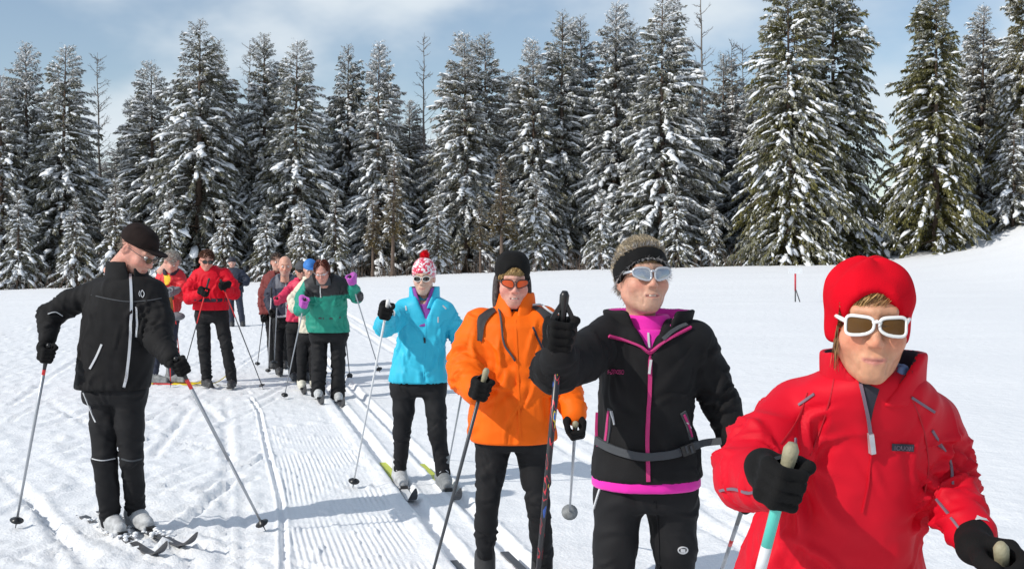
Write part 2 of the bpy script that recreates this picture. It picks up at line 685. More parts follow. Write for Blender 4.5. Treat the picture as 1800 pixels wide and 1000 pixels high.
# broad undulation and wind texture
GZ = GZ + (fbm(P2 * 0.35, 3, 1) - 0.5) * 0.10 * sstep(3, 9, np.abs(UU + 0.4)) * (0.4 + 0.6 * near)
# trampled snow, lumps and crumbs on the left
lump = fbm(P2 * 4.3, 3, 11)
crumb = fbm(P2 * 15.0, 2, 21)
fine = vnoise(P2 * 34.0, 31)
GZ = GZ + rough_left * ((lump - 0.5) * 0.026 + np.maximum(crumb - 0.56, 0) * 0.09 + (fine - 0.5) * 0.007)
# softer lumps on the right of the tracks
GZ = GZ + right_a * ((fbm(P2 * 2.2, 3, 41) - 0.5) * 0.030 + np.maximum(crumb - 0.6, 0) * 0.05 * (1 - sstep(2.5, 5, UU)))
# sastrugi lines on the open field
GZ = GZ + (1 - near * 0.9) * (fbm(P2 * np.array([0.25, 1.1, 1.0]), 3, 51) - 0.5) * 0.10 * (1 - sstep(64, 72, GY))
# groomed corduroy
cz = sstep(-1.05, -0.98, UU) * (1 - sstep(-0.36, -0.26, UU)) * (1 - sstep(1.3, 3.6, VV + 1.6 * (fbm(P2 * 1.4, 2, 61) - 0.5)))
patchy = 0.15 + 0.85 * sstep(0.36, 0.56, fbm(P2 * 2.6, 3, 71))
wob = (fbm(P2 * 0.8, 2, 77) - 0.5) * 0.03
GZ = GZ + cz * patchy * 0.0046 * np.sin((UU + wob) / 0.034 * 2 * math.pi)
GZ = GZ + cz * np.maximum(crumb - 0.64, 0) * 0.07
GZ = GZ + lane * (1 - cz) * ((lump - 0.5) * 0.012 + np.maximum(crumb - 0.6, 0) * 0.03)
# set tracks (two grooves each)
def groove(x, c, w):
    return sstep(w + 0.018, w - 0.012, np.abs(x - c))
edge = (fbm(P2 * np.array([7, 7, 1.0]), 2, 81) - 0.5) * 0.022
tn = 1 - sstep(30, 50, GY)
for c, dep in ((-0.155, 0.045), (0.155, 0.045), (1.42, 0.028), (1.74, 0.028)):
    gmask = groove(UU + edge, c, 0.040)
    GZ = GZ - gmask * dep * tn
    GZ = GZ + tn * 0.012 * (np.exp(-((np.abs(UU - c) - 0.075) / 0.022) ** 2)) * (0.5 + vnoise(P2 * 9, 83))
# berm between left lane and the tracks
GZ = GZ + tn * 0.02 * np.exp(-((UU + 0.27) / 0.05) ** 2) * (0.6 + 0.8 * crumb)
# ruts
sel = (GY < 22) & (GY > 5.0)
SX, SY = GX[sel], GY[sel]
dz = np.zeros(sel.sum())
for pts, dep, hw in RUTS:
    q = smooth_path(np.array([[(x - 900) / FOC * EYE * FOC / (y - HORIZON), EYE * FOC / (y - HORIZON)] for x, y in pts]), 14)
    bb = (SX > q[:, 0].min() - .2) & (SX < q[:, 0].max() + .2) & (SY > q[:, 1].min() - .2) & (SY < q[:, 1].max() + .2)
    if not bb.any():
        continue
    x, y = SX[bb], SY[bb]
    dm = np.full(len(x), 9.0)
    for a, b in zip(q[:-1], q[1:]):
        ab = b - a
        h = np.clip(((x - a[0]) * ab[0] + (y - a[1]) * ab[1]) / (ab @ ab + 1e-9), 0, 1)
        dm = np.minimum(dm, np.hypot(x - a[0] - h * ab[0], y - a[1] - h * ab[1]))
    t = np.zeros(sel.sum())
    dep = dep * 1.6
    hw = hw * 0.85
    t[bb] = -dep * np.exp(-(dm / hw) ** 2) + 0.55 * dep * np.exp(-((dm - 2.0 * hw) / (0.7 * hw)) ** 2)
    dz += t
GZ[sel] += dz

def snow_material():
    m = bpy.data.materials.new("snow")
    m.use_nodes = True
    nt = m.node_tree
    b = nt.nodes["Principled BSDF"]
    b.inputs["Base Color"].default_value = (0.825, 0.835, 0.85, 1)
    b.inputs["Roughness"].default_value = 0.65
    b.inputs["Specular IOR Level"].default_value = 0.25
    tc = nt.nodes.new("ShaderNodeTexCoord")
    n1 = nt.nodes.new("ShaderNodeTexNoise")
    n1.inputs["Scale"].default_value = 55
    n1.inputs["Detail"].default_value = 4
    n2 = nt.nodes.new("ShaderNodeTexNoise")
    n2.inputs["Scale"].default_value = 6
    n2.inputs["Detail"].default_value = 3
    ad = nt.nodes.new("ShaderNodeMath")
    ad.operation = 'MULTIPLY_ADD'
    ad.inputs[1].default_value = 3.0
    nt.links.new(tc.outputs["Object"], n1.inputs["Vector"])
    nt.links.new(tc.outputs["Object"], n2.inputs["Vector"])
    nt.links.new(n2.outputs["Fac"], ad.inputs[0])
    nt.links.new(n1.outputs["Fac"], ad.inputs[2])
    bp = nt.nodes.new("ShaderNodeBump")
    bp.inputs["Strength"].default_value = 0.35
    bp.inputs["Distance"].default_value = 0.02
    nt.links.new(ad.outputs["Value"], bp.inputs["Height"])
    nt.links.new(bp.outputs["Normal"], b.inputs["Normal"])
    return m

M_SNOW = snow_material()
nu, nv = len(gu), len(gv)
i, j = np.meshgrid(np.arange(nu - 1), np.arange(nv - 1), indexing='ij')
GF = np.stack([i * nv + j, (i + 1) * nv + j, (i + 1) * nv + j + 1, i * nv + j + 1], -1).reshape(-1, 4)
GV = np.stack([GX, GY, GZ], 1)
ground = add("snow_field", GV, GF, M_SNOW)
ground["kind"] = "structure"
GRID = GZ.reshape(nu, nv)

def snow_z(x, y):
    """height of the finished snow surface"""
    dx, dy = x - T0[0], y - T0[1]
    a, b = dx * TU[0] + dy * TU[1], dx * TV[0] + dy * TV[1]
    iu = int(np.clip(np.searchsorted(gu, a), 1, nu - 1))
    iv = int(np.clip(np.searchsorted(gv, b), 1, nv - 1))
    return float(GRID[iu - 1:iu + 1, iv - 1:iv + 1].mean())

# ================================================================== trees
def foliage_material(name, cols, frost=0.75):
    m = bpy.data.materials.new(name)
    m.use_nodes = True
    nt = m.node_tree
    b = nt.nodes["Principled BSDF"]
    b.inputs["Roughness"].default_value = 0.75
    b.inputs["Specular IOR Level"].default_value = 0.2
    at = nt.nodes.new("ShaderNodeVertexColor")
    at.layer_name = "tint"
    sep = nt.nodes.new("ShaderNodeSeparateColor")
    nt.links.new(at.outputs["Color"], sep.inputs["Color"])
    oi = nt.nodes.new("ShaderNodeObjectInfo")
    add_ = nt.nodes.new("ShaderNodeMath")
    add_.operation = 'MULTIPLY_ADD'
    add_.inputs[1].default_value = 0.5
    nt.links.new(oi.outputs["Random"], add_.inputs[0])
    hm = nt.nodes.new("ShaderNodeMath")
    hm.operation = 'MULTIPLY'
    hm.inputs[1].default_value = 0.5
    nt.links.new(sep.outputs["Red"], hm.inputs[0])
    nt.links.new(hm.outputs["Value"], add_.inputs[2])
    cr = nt.nodes.new("ShaderNodeValToRGB")
    els = cr.color_ramp.elements
    els[0].position, els[0].color = 0.0, (*cols[0], 1)
    els[1].position, els[1].color = 1.0, (*cols[-1], 1)
    for k, c in enumerate(cols[1:-1]):
        e = els.new((k + 1) / (len(cols) - 1))
        e.color = (*c, 1)
    nt.links.new(add_.outputs["Value"], cr.inputs["Fac"])
    mx = nt.nodes.new("ShaderNodeMix")
    mx.data_type = 'RGBA'
    mx.inputs["B"].default_value = (0.80, 0.82, 0.86, 1)
    fm = nt.nodes.new("ShaderNodeMath")
    fm.operation = 'MULTIPLY'
    fm.inputs[1].default_value = frost
    nt.links.new(sep.outputs["Green"], fm.inputs[0])
    nt.links.new(fm.outputs["Value"], mx.inputs["Factor"])
    nt.links.new(cr.outputs["Color"], mx.inputs["A"])
    nt.links.new(mx.outputs["Result"], b.inputs["Base Color"])
    return m

M_SPRUCE = foliage_material("spruce_needles", [(0.105, 0.100, 0.080), (0.115, 0.112, 0.062), (0.155, 0.128, 0.060)], 0.80)
M_OLIVE = foliage_material("olive_needles", [(0.095, 0.096, 0.034), (0.130, 0.120, 0.038), (0.175, 0.140, 0.050)], 0.7)
M_BROWN = foliage_material("brown_needles", [(0.085, 0.070, 0.030), (0.12, 0.090, 0.040), (0.15, 0.105, 0.05)], 0.5)
M_BARK = mat("bark", (0.12, 0.085, 0.065), 0.9, bump=0.8, bscale=30, var=0.3, vscale=9)
M_BARKG = mat("grey_bark", (0.20, 0.18, 0.165), 0.9, bump=0.6, bscale=30, var=0.3, vscale=9)
M_CLUMP = mat("clumped_snow", (0.80, 0.82, 0.85), 0.7, bump=0.4, bscale=14, spec=0.2)

PHI = (1 + 5 ** 0.5) / 2
ICO_V = np.array([[-1, PHI, 0], [1, PHI, 0], [-1, -PHI, 0], [1, -PHI, 0], [0, -1, PHI], [0, 1, PHI], [0, -1, -PHI], [0, 1, -PHI],
                  [PHI, 0, -1], [PHI, 0, 1], [-PHI, 0, -1], [-PHI, 0, 1]]) / math.sqrt(1 + PHI ** 2)
ICO_F = np.array([[0, 11, 5], [0, 5, 1], [0, 1, 7], [0, 7, 10], [0, 10, 11], [1, 5, 9], [5, 11, 4], [11, 10, 2], [10, 7, 6], [7, 1, 8],
                  [3, 9, 4], [3, 4, 2], [3, 2, 6], [3, 6, 8], [3, 8, 9], [4, 9, 5], [2, 4, 11], [6, 2, 10], [8, 6, 7], [9, 8, 1]])

def nrm(a):
    return a / (np.linalg.norm(a, axis=-1, keepdims=True) + 1e-9)

def spruce_meshes(seed, H=16.0, R=2.9, twigs=26000, dens=1.0, snow=0.5, lumps=1500, droop=0.55, bare_to=0.03, M=None, ragged=0.25, power=0.85,
                  frost=0.35, tsize=1.0, lsize=1.0):
    r = np.random.default_rng(seed)
    nb = int(430 * dens)
    t = np.sort(r.uniform(bare_to, 0.985, nb) ** 0.92)
    az = r.uniform(0, 2 * math.pi, nb)
    prof = (1 - t) ** power * np.minimum(1, 0.72 + t * 2.5)
    side = 1 + 0.18 * np.sin(az * 1 + r.uniform(0, 6)) + 0.12 * np.sin(az * 2 + r.uniform(0, 6)) + 0.16 * np.sin(t * 23 + r.uniform(0, 6) + az)
    Lb = R * prof * side * r.uniform(1 - ragged * 1.4, 1 + ragged, nb) + 0.12
    e = np.interp(t, [0, 0.5, 0.85, 1], [-0.10, 0.12, 0.5, 1.0]) + r.normal(0, 0.10, nb)
    dr = droop * np.interp(t, [0, 0.6, 1], [1.0, 0.85, 0.3]) * r.uniform(0.6, 1.3, nb)
    dh = np.stack([np.cos(az), np.sin(az), np.zeros(nb)], 1)
    sd = np.stack([-np.sin(az), np.cos(az), np.zeros(nb)], 1)
    z0 = t * H
    lean = np.array([r.normal(0, 0.012), r.normal(0, 0.012), 0])
    def bp(b, s):
        l = Lb[b]
        return dh[b] * (l * s)[:, None] + np.array([0, 0, 1.0]) * (z0[b] + e[b] * l * s - dr[b] * l * s * s)[:, None] + lean * z0[b][:, None]
    def bt(b, s):
        return nrm(dh[b] + np.array([0, 0, 1.0]) * (e[b] - 2 * dr[b] * s)[:, None])
    # needle sprays
    wgt = Lb ** 1.25
    b = r.choice(nb, twigs, p=wgt / wgt.sum())
    s = r.uniform(0.05, 1.0, twigs) ** 0.62
    p0 = bp(b, s) + r.normal(0, 0.035, (twigs, 3))
    T = bt(b, s)
    sg = r.choice([-1, 1], twigs)[:, None]
    d = nrm(T * r.uniform(0.4, 1.1, twigs)[:, None] + sd[b] * sg * r.uniform(0.2, 1.0, twigs)[:, None] * (1.15 - 0.6 * s)[:, None]
            + np.array([0, 0, -1.0]) * r.uniform(-0.15, 0.75, twigs)[:, None] + r.normal(0, 0.18, (twigs, 3)))
    ln = (r.uniform(0.12, 0.34, twigs) * np.clip(Lb[b] / 1.2, 0.45, 1.15)) * tsize
    wd = ln * r.uniform(0.13, 0.24, twigs)
    nrmv = nrm(np.cross(d, r.normal(0, 1, (twigs, 3))))
    w = nrm(np.cross(d, nrmv)) * wd[:, None]
    mid = p0 + d * (ln * 0.45)[:, None] + np.array([0, 0, -0.02])
    tip = p0 + d * ln[:, None] + np.array([0, 0, -1.0]) * (ln * 0.18)[:, None]
    V = np.stack([p0, mid + w, tip, mid - w], 1).reshape(-1, 3)
    F = np.arange(twigs * 4).reshape(-1, 4)
    clump = fbm(p0 * 1.3, 2, seed)
    fr = np.clip(frost + (clump - 0.5) * 1.6 + r.normal(0, 0.25, twigs) + 0.25 * (s - 0.6) + 0.35 * (z0[b] / H - 0.5), 0, 1) ** 1.3
    fr = np.where(r.uniform(0, 1, twigs) < 0.40, fr * 0.2, fr)
    col = np.zeros((twigs, 4, 3))
    col[:, :, 0] = (0.5 + 0.9 * (fbm(p0 * 0.8, 2, seed + 3) - 0.5) + r.normal(0, 0.18, twigs))[:, None]
    col[:, :, 1] = fr[:, None] * np.array([0.7, 1.0, 1.0, 1.0])
    crown = mesh_data("crown", V, F, [M], False, np.clip(col.reshape(-1, 3), 0, 1))
    # snow lying on the boughs
    n = int(lumps * snow * 2.6)
    b = r.choice(nb, n, p=wgt / wgt.sum())
    s = r.uniform(0.25, 1.0, n) ** 0.8
    # cluster: keep lumps where a coarse noise allows, so that snow lies in uneven masses
    c0 = bp(b, s)
    kp = fbm(c0 * 0.9, 2, seed + 9) + r.normal(0, 0.12, n) > 0.50
    b, s, c0 = b[kp], s[kp], c0[kp]
    n = len(b)
    T = bt(b, s)
    Sd = nrm(sd[b] + r.normal(0, 0.25, (n, 3)))
    T = nrm(T + Sd * r.normal(0, 0.7, n)[:, None])
    Sd = nrm(Sd - T * (Sd * T).sum(1)[:, None])
    Up = np.cross(T, Sd)
    Up = np.where(Up[:, 2:3] < 0, -Up, Up)
    sz = lsize * np.clip(r.lognormal(0, 0.6, n), 0.35, 3.0) * np.clip(Lb[b] / 1.6, 0.4, 1.15)
    la, wa, ta = 0.145 * sz * r.uniform(0.8, 1.6, n), 0.070 * sz * r.uniform(0.7, 1.3, n), 0.045 * sz ** 0.7
    q = ICO_V[None] * (1 + r.normal(0, 0.18, (n, 12, 1)))
    V = (c0[:, None] + Up[:, None] * (0.03 + ta * 0.5)[:, None, None]
         + q[..., :1] * (T * la[:, None])[:, None] + q[..., 1:2] * (Sd * wa[:, None])[:, None] + q[..., 2:3] * (Up * ta[:, None])[:, None])
    V = V - np.array([0, 0, 1.0]) * (q[..., :1] ** 2 * 0.12 * la[:, None, None])
    F = (ICO_F[None] + (np.arange(n) * 12)[:, None, None]).reshape(-1, 3)
    snowm = mesh_data("snow_load", V.reshape(-1, 3), F, [M_CLUMP], True)
    # trunk and boughs
    a = Acc()
    zz = np.linspace(-0.5, H * 0.99, 12)
    P = np.stack([lean[0] * zz, lean[1] * zz, zz], 1)
    put_tube(a, P, np.interp(zz, [-0.5, 0, H], [0.30, 0.24, 0.015]) * H / 16, n=7, cap=False)
    for bi in r.choice(nb, min(nb, 150), replace=False):
        ss = np.linspace(0, 0.92, 4)
        put_tube(a, bp(np.full(4, bi), ss), np.linspace(0.030, 0.006, 4) * (0.5 + Lb[bi] / 3), n=3, cap=False)
    V, F = a.get()
    trunk = mesh_data("trunk", V, F, [M_BARK], True)
    return {"trunk": trunk, "crown": crown, "snow_load": snowm}

def bare_meshes(seed, H=17.0, n1=90, spread=0.10, twig=0.5, M=None, start=0.3):
    r = np.random.default_rng(seed)
    a, c = Acc(), Acc()
    zz = np.linspace(-0.4, H, 16)
    wob = np.cumsum(r.normal(0, 0.04, (16, 2)), 0)
    P = np.stack([wob[:, 0], wob[:, 1], zz], 1)
    put_tube(a, P, np.interp(zz, [0, H], [0.17, 0.012]), n=6, cap=False)
    for k in range(n1):
        t = r.uniform(start, 0.98)
        p = np.array([np.interp(t * H, zz, P[:, i]) for i in range(3)])
        az = r.uniform(0, 6.28)
        l = H * spread * (1.15 - t) * r.uniform(0.5, 1.4) + 0.3
        d = np.array([math.cos(az), math.sin(az), r.uniform(0.1, 0.9)])
        q = p + np.linspace(0, 1, 5)[:, None] * d * l + np.array([0, 0, 1]) * (np.linspace(0, 1, 5) ** 2 * 0.15 * l)[:, None] + r.normal(0, 0.03, (5, 3))
        put_tube(c, q, np.linspace(0.030, 0.007, 5), n=3, cap=False)
        for _ in range(int(6 * twig * 2)):
            f = r.uniform(0.25, 1)
            s0 = np.array([np.interp(f, np.linspace(0, 1, 5), q[:, i]) for i in range(3)])
            e = s0 + nrm(d + r.normal(0, 0.7, 3)) * l * r.uniform(0.15, 0.4)
            put_tube(c, np.array([s0, (s0 + e) / 2 + r.normal(0, 0.02, 3), e]), [0.012, 0.009, 0.005], n=3, cap=False)
    V, F = a.get()
    V2, F2 = c.get()
    return {"trunk": mesh_data("trunk", V, F, [M], True), "crown": mesh_data("crown", V2, F2, [M], True)}

PROTO = {
    "a": spruce_meshes(1, 16, 3.4, 60000, dens=1.45, snow=0.8, lumps=3400, M=M_SPRUCE, frost=0.58, power=0.72, droop=0.42, tsize=0.82, lsize=0.8),
    "b": spruce_meshes(2, 16, 3.0, 56000, dens=1.45, snow=0.8, lumps=3400, M=M_SPRUCE, frost=0.68, power=0.66, droop=0.38, tsize=0.82, lsize=0.8),
    "c": spruce_meshes(3, 16, 3.5, 60000, dens=1.45, snow=0.7, lumps=3000, M=M_SPRUCE, frost=0.46, power=0.74, droop=0.5, tsize=0.82, lsize=0.85),
    "d": spruce_meshes(4, 16, 2.6, 50000, dens=1.4, snow=0.75, lumps=3000, M=M_SPRUCE, frost=0.64, power=0.62, ragged=0.38, droop=0.42, tsize=0.8, lsize=0.75),
    "e": spruce_meshes(5, 18, 4.1, 76000, dens=1.8, snow=0.75, lumps=3200, M=M_OLIVE, frost=0.34, power=0.52, tsize=0.88, lsize=0.9),
    "f": spruce_meshes(6, 18, 3.9, 76000, dens=1.8, snow=0.5, lumps=2800, M=M_OLIVE, frost=0.16, power=0.62, droop=0.6, tsize=0.88, lsize=0.9),
    "g": spruce_meshes(7, 6, 1.35, 9000, dens=0.5, snow=0.8, lumps=700, M=M_SPRUCE, frost=0.4, tsize=0.9),
    "h": spruce_meshes(8, 8, 0.9, 6000, dens=0.42, snow=0.25, lumps=260, M=M_BROWN, frost=0.15, bare_to=0.28, ragged=0.4, tsize=0.9),
}
BARE = {"x": bare_meshes(21, 17, 90, 0.085, 0.9, M_BARKG, 0.25), "y": bare_meshes(22, 17, 46, 0.07, 0.5, M_BARKG, 0.45),
        "z": bare_meshes(23, 9, 40, 0.09, 0.6, M_BARK, 0.35)}
PH = {"a": 16, "b": 16, "c": 16, "d": 16, "e": 18, "f": 18, "g": 6, "h": 8, "x": 17, "y": 17, "z": 9}
trng = np.random.default_rng(99)

def tree(kind, px, top, d, label, group, wide=1.0, name="spruce_tree", cat="spruce"):
    x = (px - 900) / FOC * d
    gz = float(terrain(np.array([x]), np.array([d]))[0])
    ztop = EYE - (top - HORIZON) / FOC * d
    sc = max(ztop - gz, 0.6) / PH[kind]
    root = empty(name, (x, d, gz - 0.05))
    ms = PROTO.get(kind) or BARE[kind]
    sxy = sc * wide if kind in "efgh" else (0.35 + 0.65 * sc) * wide
    rz = trng.uniform(0, 6.28)
    for nm, me in ms.items():
        o = bpy.data.objects.new(nm, me)
        o.scale = (sxy, sxy, sc)
        o.rotation_euler = (0, 0, rz)
        link(o, root)
        if nm != "trunk":
            o["kind"] = "stuff"
    tag(root, label, cat, group)
    return root

FR = "snowy spruces along the front of the forest edge"
FRONT = [
    ("b", 4, 128, 70, 1.0, "snow covered spruce cut off by the left edge of the photo"),
    ("b", 48, 74, 72, 0.95, "pale frosted spruce, second from the left edge, with a blunt white top"),
    ("a", 107, 76, 71, 1.0, "frosted spruce above the black-capped man's bent arm, left of the leafless grey tree"),
    ("a", 272, 104, 73, 1.0, "pointed frosted spruce straight above the black-capped man's cap brim"),
    ("d", 236, 168, 78, 1.0, "short blurred frosted spruce between the leafless grey tree and the pointed spruce"),
    ("c", 348, 30, 70, 1.10, "tallest spruce of the left half, dark pointed top above the red-jacketed woman in sunglasses"),
    ("c", 385, 66, 73, 0.9, "spruce whose top leans against the tallest spruce of the left half on its right"),
    ("d", 466, 57, 74, 1.0, "narrow ragged spruce left of a twin, above the line of skiers"),
    ("a", 515, 68, 71, 1.0, "broad snow-flecked spruce above the green-jacketed woman"),
    ("c", 610, 74, 76, 0.9, "dark shaded spruce standing apart left of centre with sky on its left side"),
    ("b", 663, 70, 72, 0.95, "slim spruce with a brownish top above the pink waxed pole, left of the dead snag"),
    ("a", 722, 175, 75, 0.85, "lower snow-laden spruce in front of the dead leafless snag"),
    ("b", 820, 54, 72, 1.05, "grey frosted spruce with twin tops above the orange-jacketed woman's right shoulder"),
    ("d", 857, 58, 74, 1.0, "right neighbour of the twin-topped frosted spruce above the orange jacket"),
    ("d", 905, 122, 78, 1.0, "low dark spruce in the dip of the treetops at the centre of the photo"),
    ("b", 940, 66, 73, 1.0, "frosted spruce just right of the dip in the treetops"),
    ("d", 985, 18, 74, 1.0, "tall slim frosted spruce left of the top-cut spruces, above the raised black glove"),
    ("d", 1025, 26, 76, 0.9, "slim spruce between the raised black glove and the headband, half hidden by taller neighbours"),
    ("b", 1080, 1, 73, 1.0, "frosted spruce whose tip touches the top edge, left of the woman's headband"),
    ("d", 1107, 32, 78, 1.0, "narrow dark spruce tip wedged between two taller spruces above the headband"),
    ("a", 1163, -22, 69, 1.05, "tall snow-laden spruce above the headband, its top cut by the photo"),
    ("d", 1268, 92, 78, 1.0, "small grey spruce behind the gap left of the broad green spruce"),
    ("b", 1225, 190, 74, 0.8, "low snow-laden spruce right of the tall one above the headband"),
    ("e", 1388, -40, 66, 0.92, "broad brown-green spruce left of the red knit hat, boughs down to the snow"),
    ("e", 1462, -70, 69, 0.85, "dark broad spruce directly behind the brown-green spruce, snow masses on its right side"),
    ("f", 1645, -25, 66, 0.98, "dark olive spruce right of the red hat with thin tip bending left"),
    ("a", 1722, 5, 72, 1.0, "snow-flecked spruce behind the right side of the olive spruce"),
    ("e", 1800, -60, 70, 0.8, "snow-speckled spruce cut off by the right edge of the photo"),
    ("a", 1318, 150, 76, 0.9, "grey frosted spruce behind the left side of the broad brown-green spruce"),
    ("c", 575, 190, 77, 0.9, "low shaded spruce left of the dark spruce with sky beside it"),
    ("a", 430, 190, 74, 0.9, "heavily snowed spruce between the left half's tallest spruce and the skier line"),
]
for k, px, top, d, wd, lab in FRONT:
    tree(k, px, top, d, lab, FR, wd)
# second row, only crowns between the front ones: nothing tells these apart
BACK = "spruces massed behind the front row"
for px in np.arange(-60, 1900, 40):
    skyl = np.interp(px, [0, 180, 350, 460, 575, 700, 780, 905, 1000, 1150, 1280, 1340, 1520, 1560, 1700, 1800],
                     [190, 240, 130, 150, 240, 190, 190, 190, 110, 70, 150, 60, 260, 260, 90, 60])
    if 1500 < px < 1590:
        continue
    tree(trng.choice(list("abcd")), px + trng.uniform(-14, 14), skyl + trng.uniform(0, 60), trng.uniform(77, 90),
         "snowy spruce deep in the mass behind the front row, only parts showing", BACK, 1.05)
# young spruces and saplings at the foot of the forest
YG = "young spruces at the foot of the forest"
for k, px, top, d, lab in [
    ("g", 30, 330, 66, "young snowy spruce at the left edge below the pale frosted ones"),
    ("g", 130, 345, 66.5, "young snowy spruce behind the black-capped man's raised elbow side"),
    ("g", 200, 310, 67, "young snowy spruce left of the black cap"),
    ("g", 300, 330, 67, "young snowy spruce just right of the black cap's brim"),
    ("g", 395, 350, 67, "young snowy spruce above the man in navy far back on the track"),
    ("g", 470, 360, 66.5, "young snowy spruce above the bald man's head"),
    ("g", 590, 330, 67, "young snowy spruce right of the auburn-haired woman's head"),
    ("g", 770, 340, 66.5, "young snowy spruce just right of the red pompom"),
    ("g", 945, 300, 67, "young snowy spruce above the raised black glove"),
    ("g", 1060, 330, 67, "young snowy spruce left of the fluffy headband"),
    ("g", 1190, 320, 66, "young snowy spruce just right of the fluffy headband"),
    ("g", 1255, 350, 67, "young snowy spruce left of the broad brown-green spruce's foot"),
    ("g", 530, 350, 66.5, "young snowy spruce above the blue cap in the skier line"),
    ("g", 1780, 200, 67, "young snowy spruce at the right edge on the bank"),
    ("h", 690, 268, 64.5, "slender brownish young conifer with a bare orange trunk left of the pompom"),
    ("h", 882, 270, 65.5, "slender yellow-green young conifer behind the black knit hat"),
    ("h", 655, 330, 65.5, "thin brownish sapling between the purple glove and the bare orange trunk"),
    ("h", 845, 340, 66, "thin brownish sapling left of the black knit hat"),
]:
    tree(k, px, top, d, lab, YG, 1.0 if k == "g" else 1.25, "young_spruce", "young tree")
for k, px, top, d, lab in [
    ("x", 178, 92, 76, "leafless frosted grey tree with fine twigs above the black-capped man"),
    ("y", 745, 58, 74, "dead leafless snag with sparse upturned branches above the pompom woman"),
    ("y", 1238, -60, 75, "tall bare trunk reaching past the top edge right of the headband"),
    ("x", 1290, 68, 77, "leafless grey tree in the gap left of the broad brown-green spruce"),
    ("x", 1312, 75, 79, "fine-twigged bare tree touching the broad brown-green spruce's left side"),
    ("x", 433, 70, 78, "thin bare frosted tree between the two tallest spruces on the left"),
    ("z", 900, 240, 75, "small bare brown tree above the black knit hat"),
]:
    tree(k, px, top, d, lab, "leafless trees at the forest edge", 0.9, "bare_tree", "bare tree")

# dry twigs and dead stems at the foot of the forest, too many to count
r = np.random.default_rng(3)
a = Acc()
for _ in range(1500):
    px = r.uniform(-40, 1310)
    d = r.uniform(63.5, 70)
    x = (px - 900) / FOC * d
    z = float(terrain(np.array([x]), np.array([d]))[0]) - 0.05
    h = r.uniform(0.3, 1.5)
    p = np.array([x, d, z])
    e = p + np.array([r.normal(0, 0.22), r.normal(0, 0.22), 1.0]) * h
    put_tube(a, np.array([p, (p + e) / 2 + r.normal(0, 0.05, 3), e]), [0.014, 0.010, 0.004], n=3, cap=False)
V, F = a.get()
brush = add("dry_undergrowth", V, F, M_BARK)
brush["kind"] = "stuff"
brush["label"] = "dry bare twigs along the foot of the forest"
brush["category"] = "undergrowth"

# ================================================================== trail marker
M_REDP = mat("red_paint", (0.50, 0.03, 0.05), 0.5, var=0.15)
M_STEELD = mat("dark_stake", (0.06, 0.06, 0.065), 0.6)
M_PLATE = mat("pale_plate", (0.72, 0.74, 0.76), 0.5, var=0.1)
mb = px_ground(1398, 531)
s_ = FOC / mb[1]
mk = empty("trail_marker", mb)
tag(mk, "red trail marker stake with a small pale plate on the open snow", "marker")
tube_obj("post", [mb + [0, 0, -0.1], mb + [0, 0, 22 / s_]], 0.022, M_STEELD, mk)
tube_obj("painted_post", [mb + [0, 0, 20 / s_], mb + [0, 0, 50 / s_]], 0.030, M_REDP, mk)
tube_obj("leaning_stake", [mb + [9 / s_, -0.05, -0.08], mb + [0.5 / s_, -0.03, 22 / s_]], 0.018, M_STEELD, mk)
V, F = box(mb + [0.0, 0, 55 / s_], np.array([12 / s_, 0.02, 5 / s_]))
add("plate", V, F, M_PLATE, mk, smooth=False)
# ================================================================== people: shared materials
M_SKIN = mat("skin", (0.6, 0.4, 0.3), 0.48, attr=True, var=0.10, vscale=70, bump=0.18, bscale=420, sss=0.12, spec=0.3)
M_EYE = mat("eye_white", (0.75, 0.72, 0.70), 0.2)
M_IRIS = mat("iris", (0.05, 0.035, 0.02), 0.1)
M_TEETH = mat("teeth", (0.72, 0.66, 0.55), 0.3)
M_BLACK = mat("black_softshell", (0.0085, 0.0082, 0.009), 0.8, bump=0.25, bscale=500, var=0.25, vscale=14, spec=0.25, crumple=0.3)
M_BLACK2 = mat("black_stretch_cloth", (0.010, 0.010, 0.0115), 0.75, bump=0.25, bscale=600, var=0.2, vscale=10, spec=0.25)
M_NAVY = mat("navy_cloth", (0.018, 0.024, 0.045), 0.75, bump=0.2, bscale=400, var=0.2)
M_GLOVE = mat("black_glove_knit", (0.007, 0.0068, 0.007), 0.9, bump=0.5, bscale=380, var=0.25, spec=0.2)
M_GLOVEP = mat("purple_glove_fleece", (0.42, 0.06, 0.40), 0.85, bump=0.4, bscale=300, sheen=0.3)
M_GLOVEG = mat("grey_glove_cloth", (0.16, 0.17, 0.19), 0.8, bump=0.4, bscale=300)
M_RED = mat("red_nylon", (0.58, 0.0025, 0.017), 0.62, bump=0.10, bscale=700, var=0.05, vscale=9, spec=0.2, crumple=0.35)
M_REDHAT = mat("red_fleece", (0.60, 0.003, 0.014), 0.95, bump=0.35, bscale=420, var=0.06, spec=0.1)
M_ORANGE = mat("orange_nylon", (0.86, 0.17, 0.008), 0.6, attr=True, bump=0.15, bscale=500, var=0.06, vscale=10)
M_BLUE = mat("turquoise_nylon", (0.035, 0.47, 0.66), 0.5, bump=0.12, bscale=600, var=0.05, vscale=10, spec=0.3, crumple=0.45)
M_GREEN = mat("green_nylon", (0.004, 0.24, 0.17), 0.6, attr=True, bump=0.15, bscale=500, var=0.08)
M_PINK = mat("magenta_fleece", (0.78, 0.008, 0.40), 0.75, bump=0.3, bscale=450, var=0.07, sheen=0.2)
M_PINKZ = mat("raspberry_zip_tape", (0.50, 0.018, 0.16), 0.55, bump=0.5, bscale=900)
M_PURPLE = mat("purple_fleece", (0.24, 0.045, 0.30), 0.8, bump=0.3, bscale=400, sheen=0.2)
M_RASP = mat("raspberry_nylon", (0.62, 0.025, 0.09), 0.6, bump=0.2, bscale=400, var=0.08)
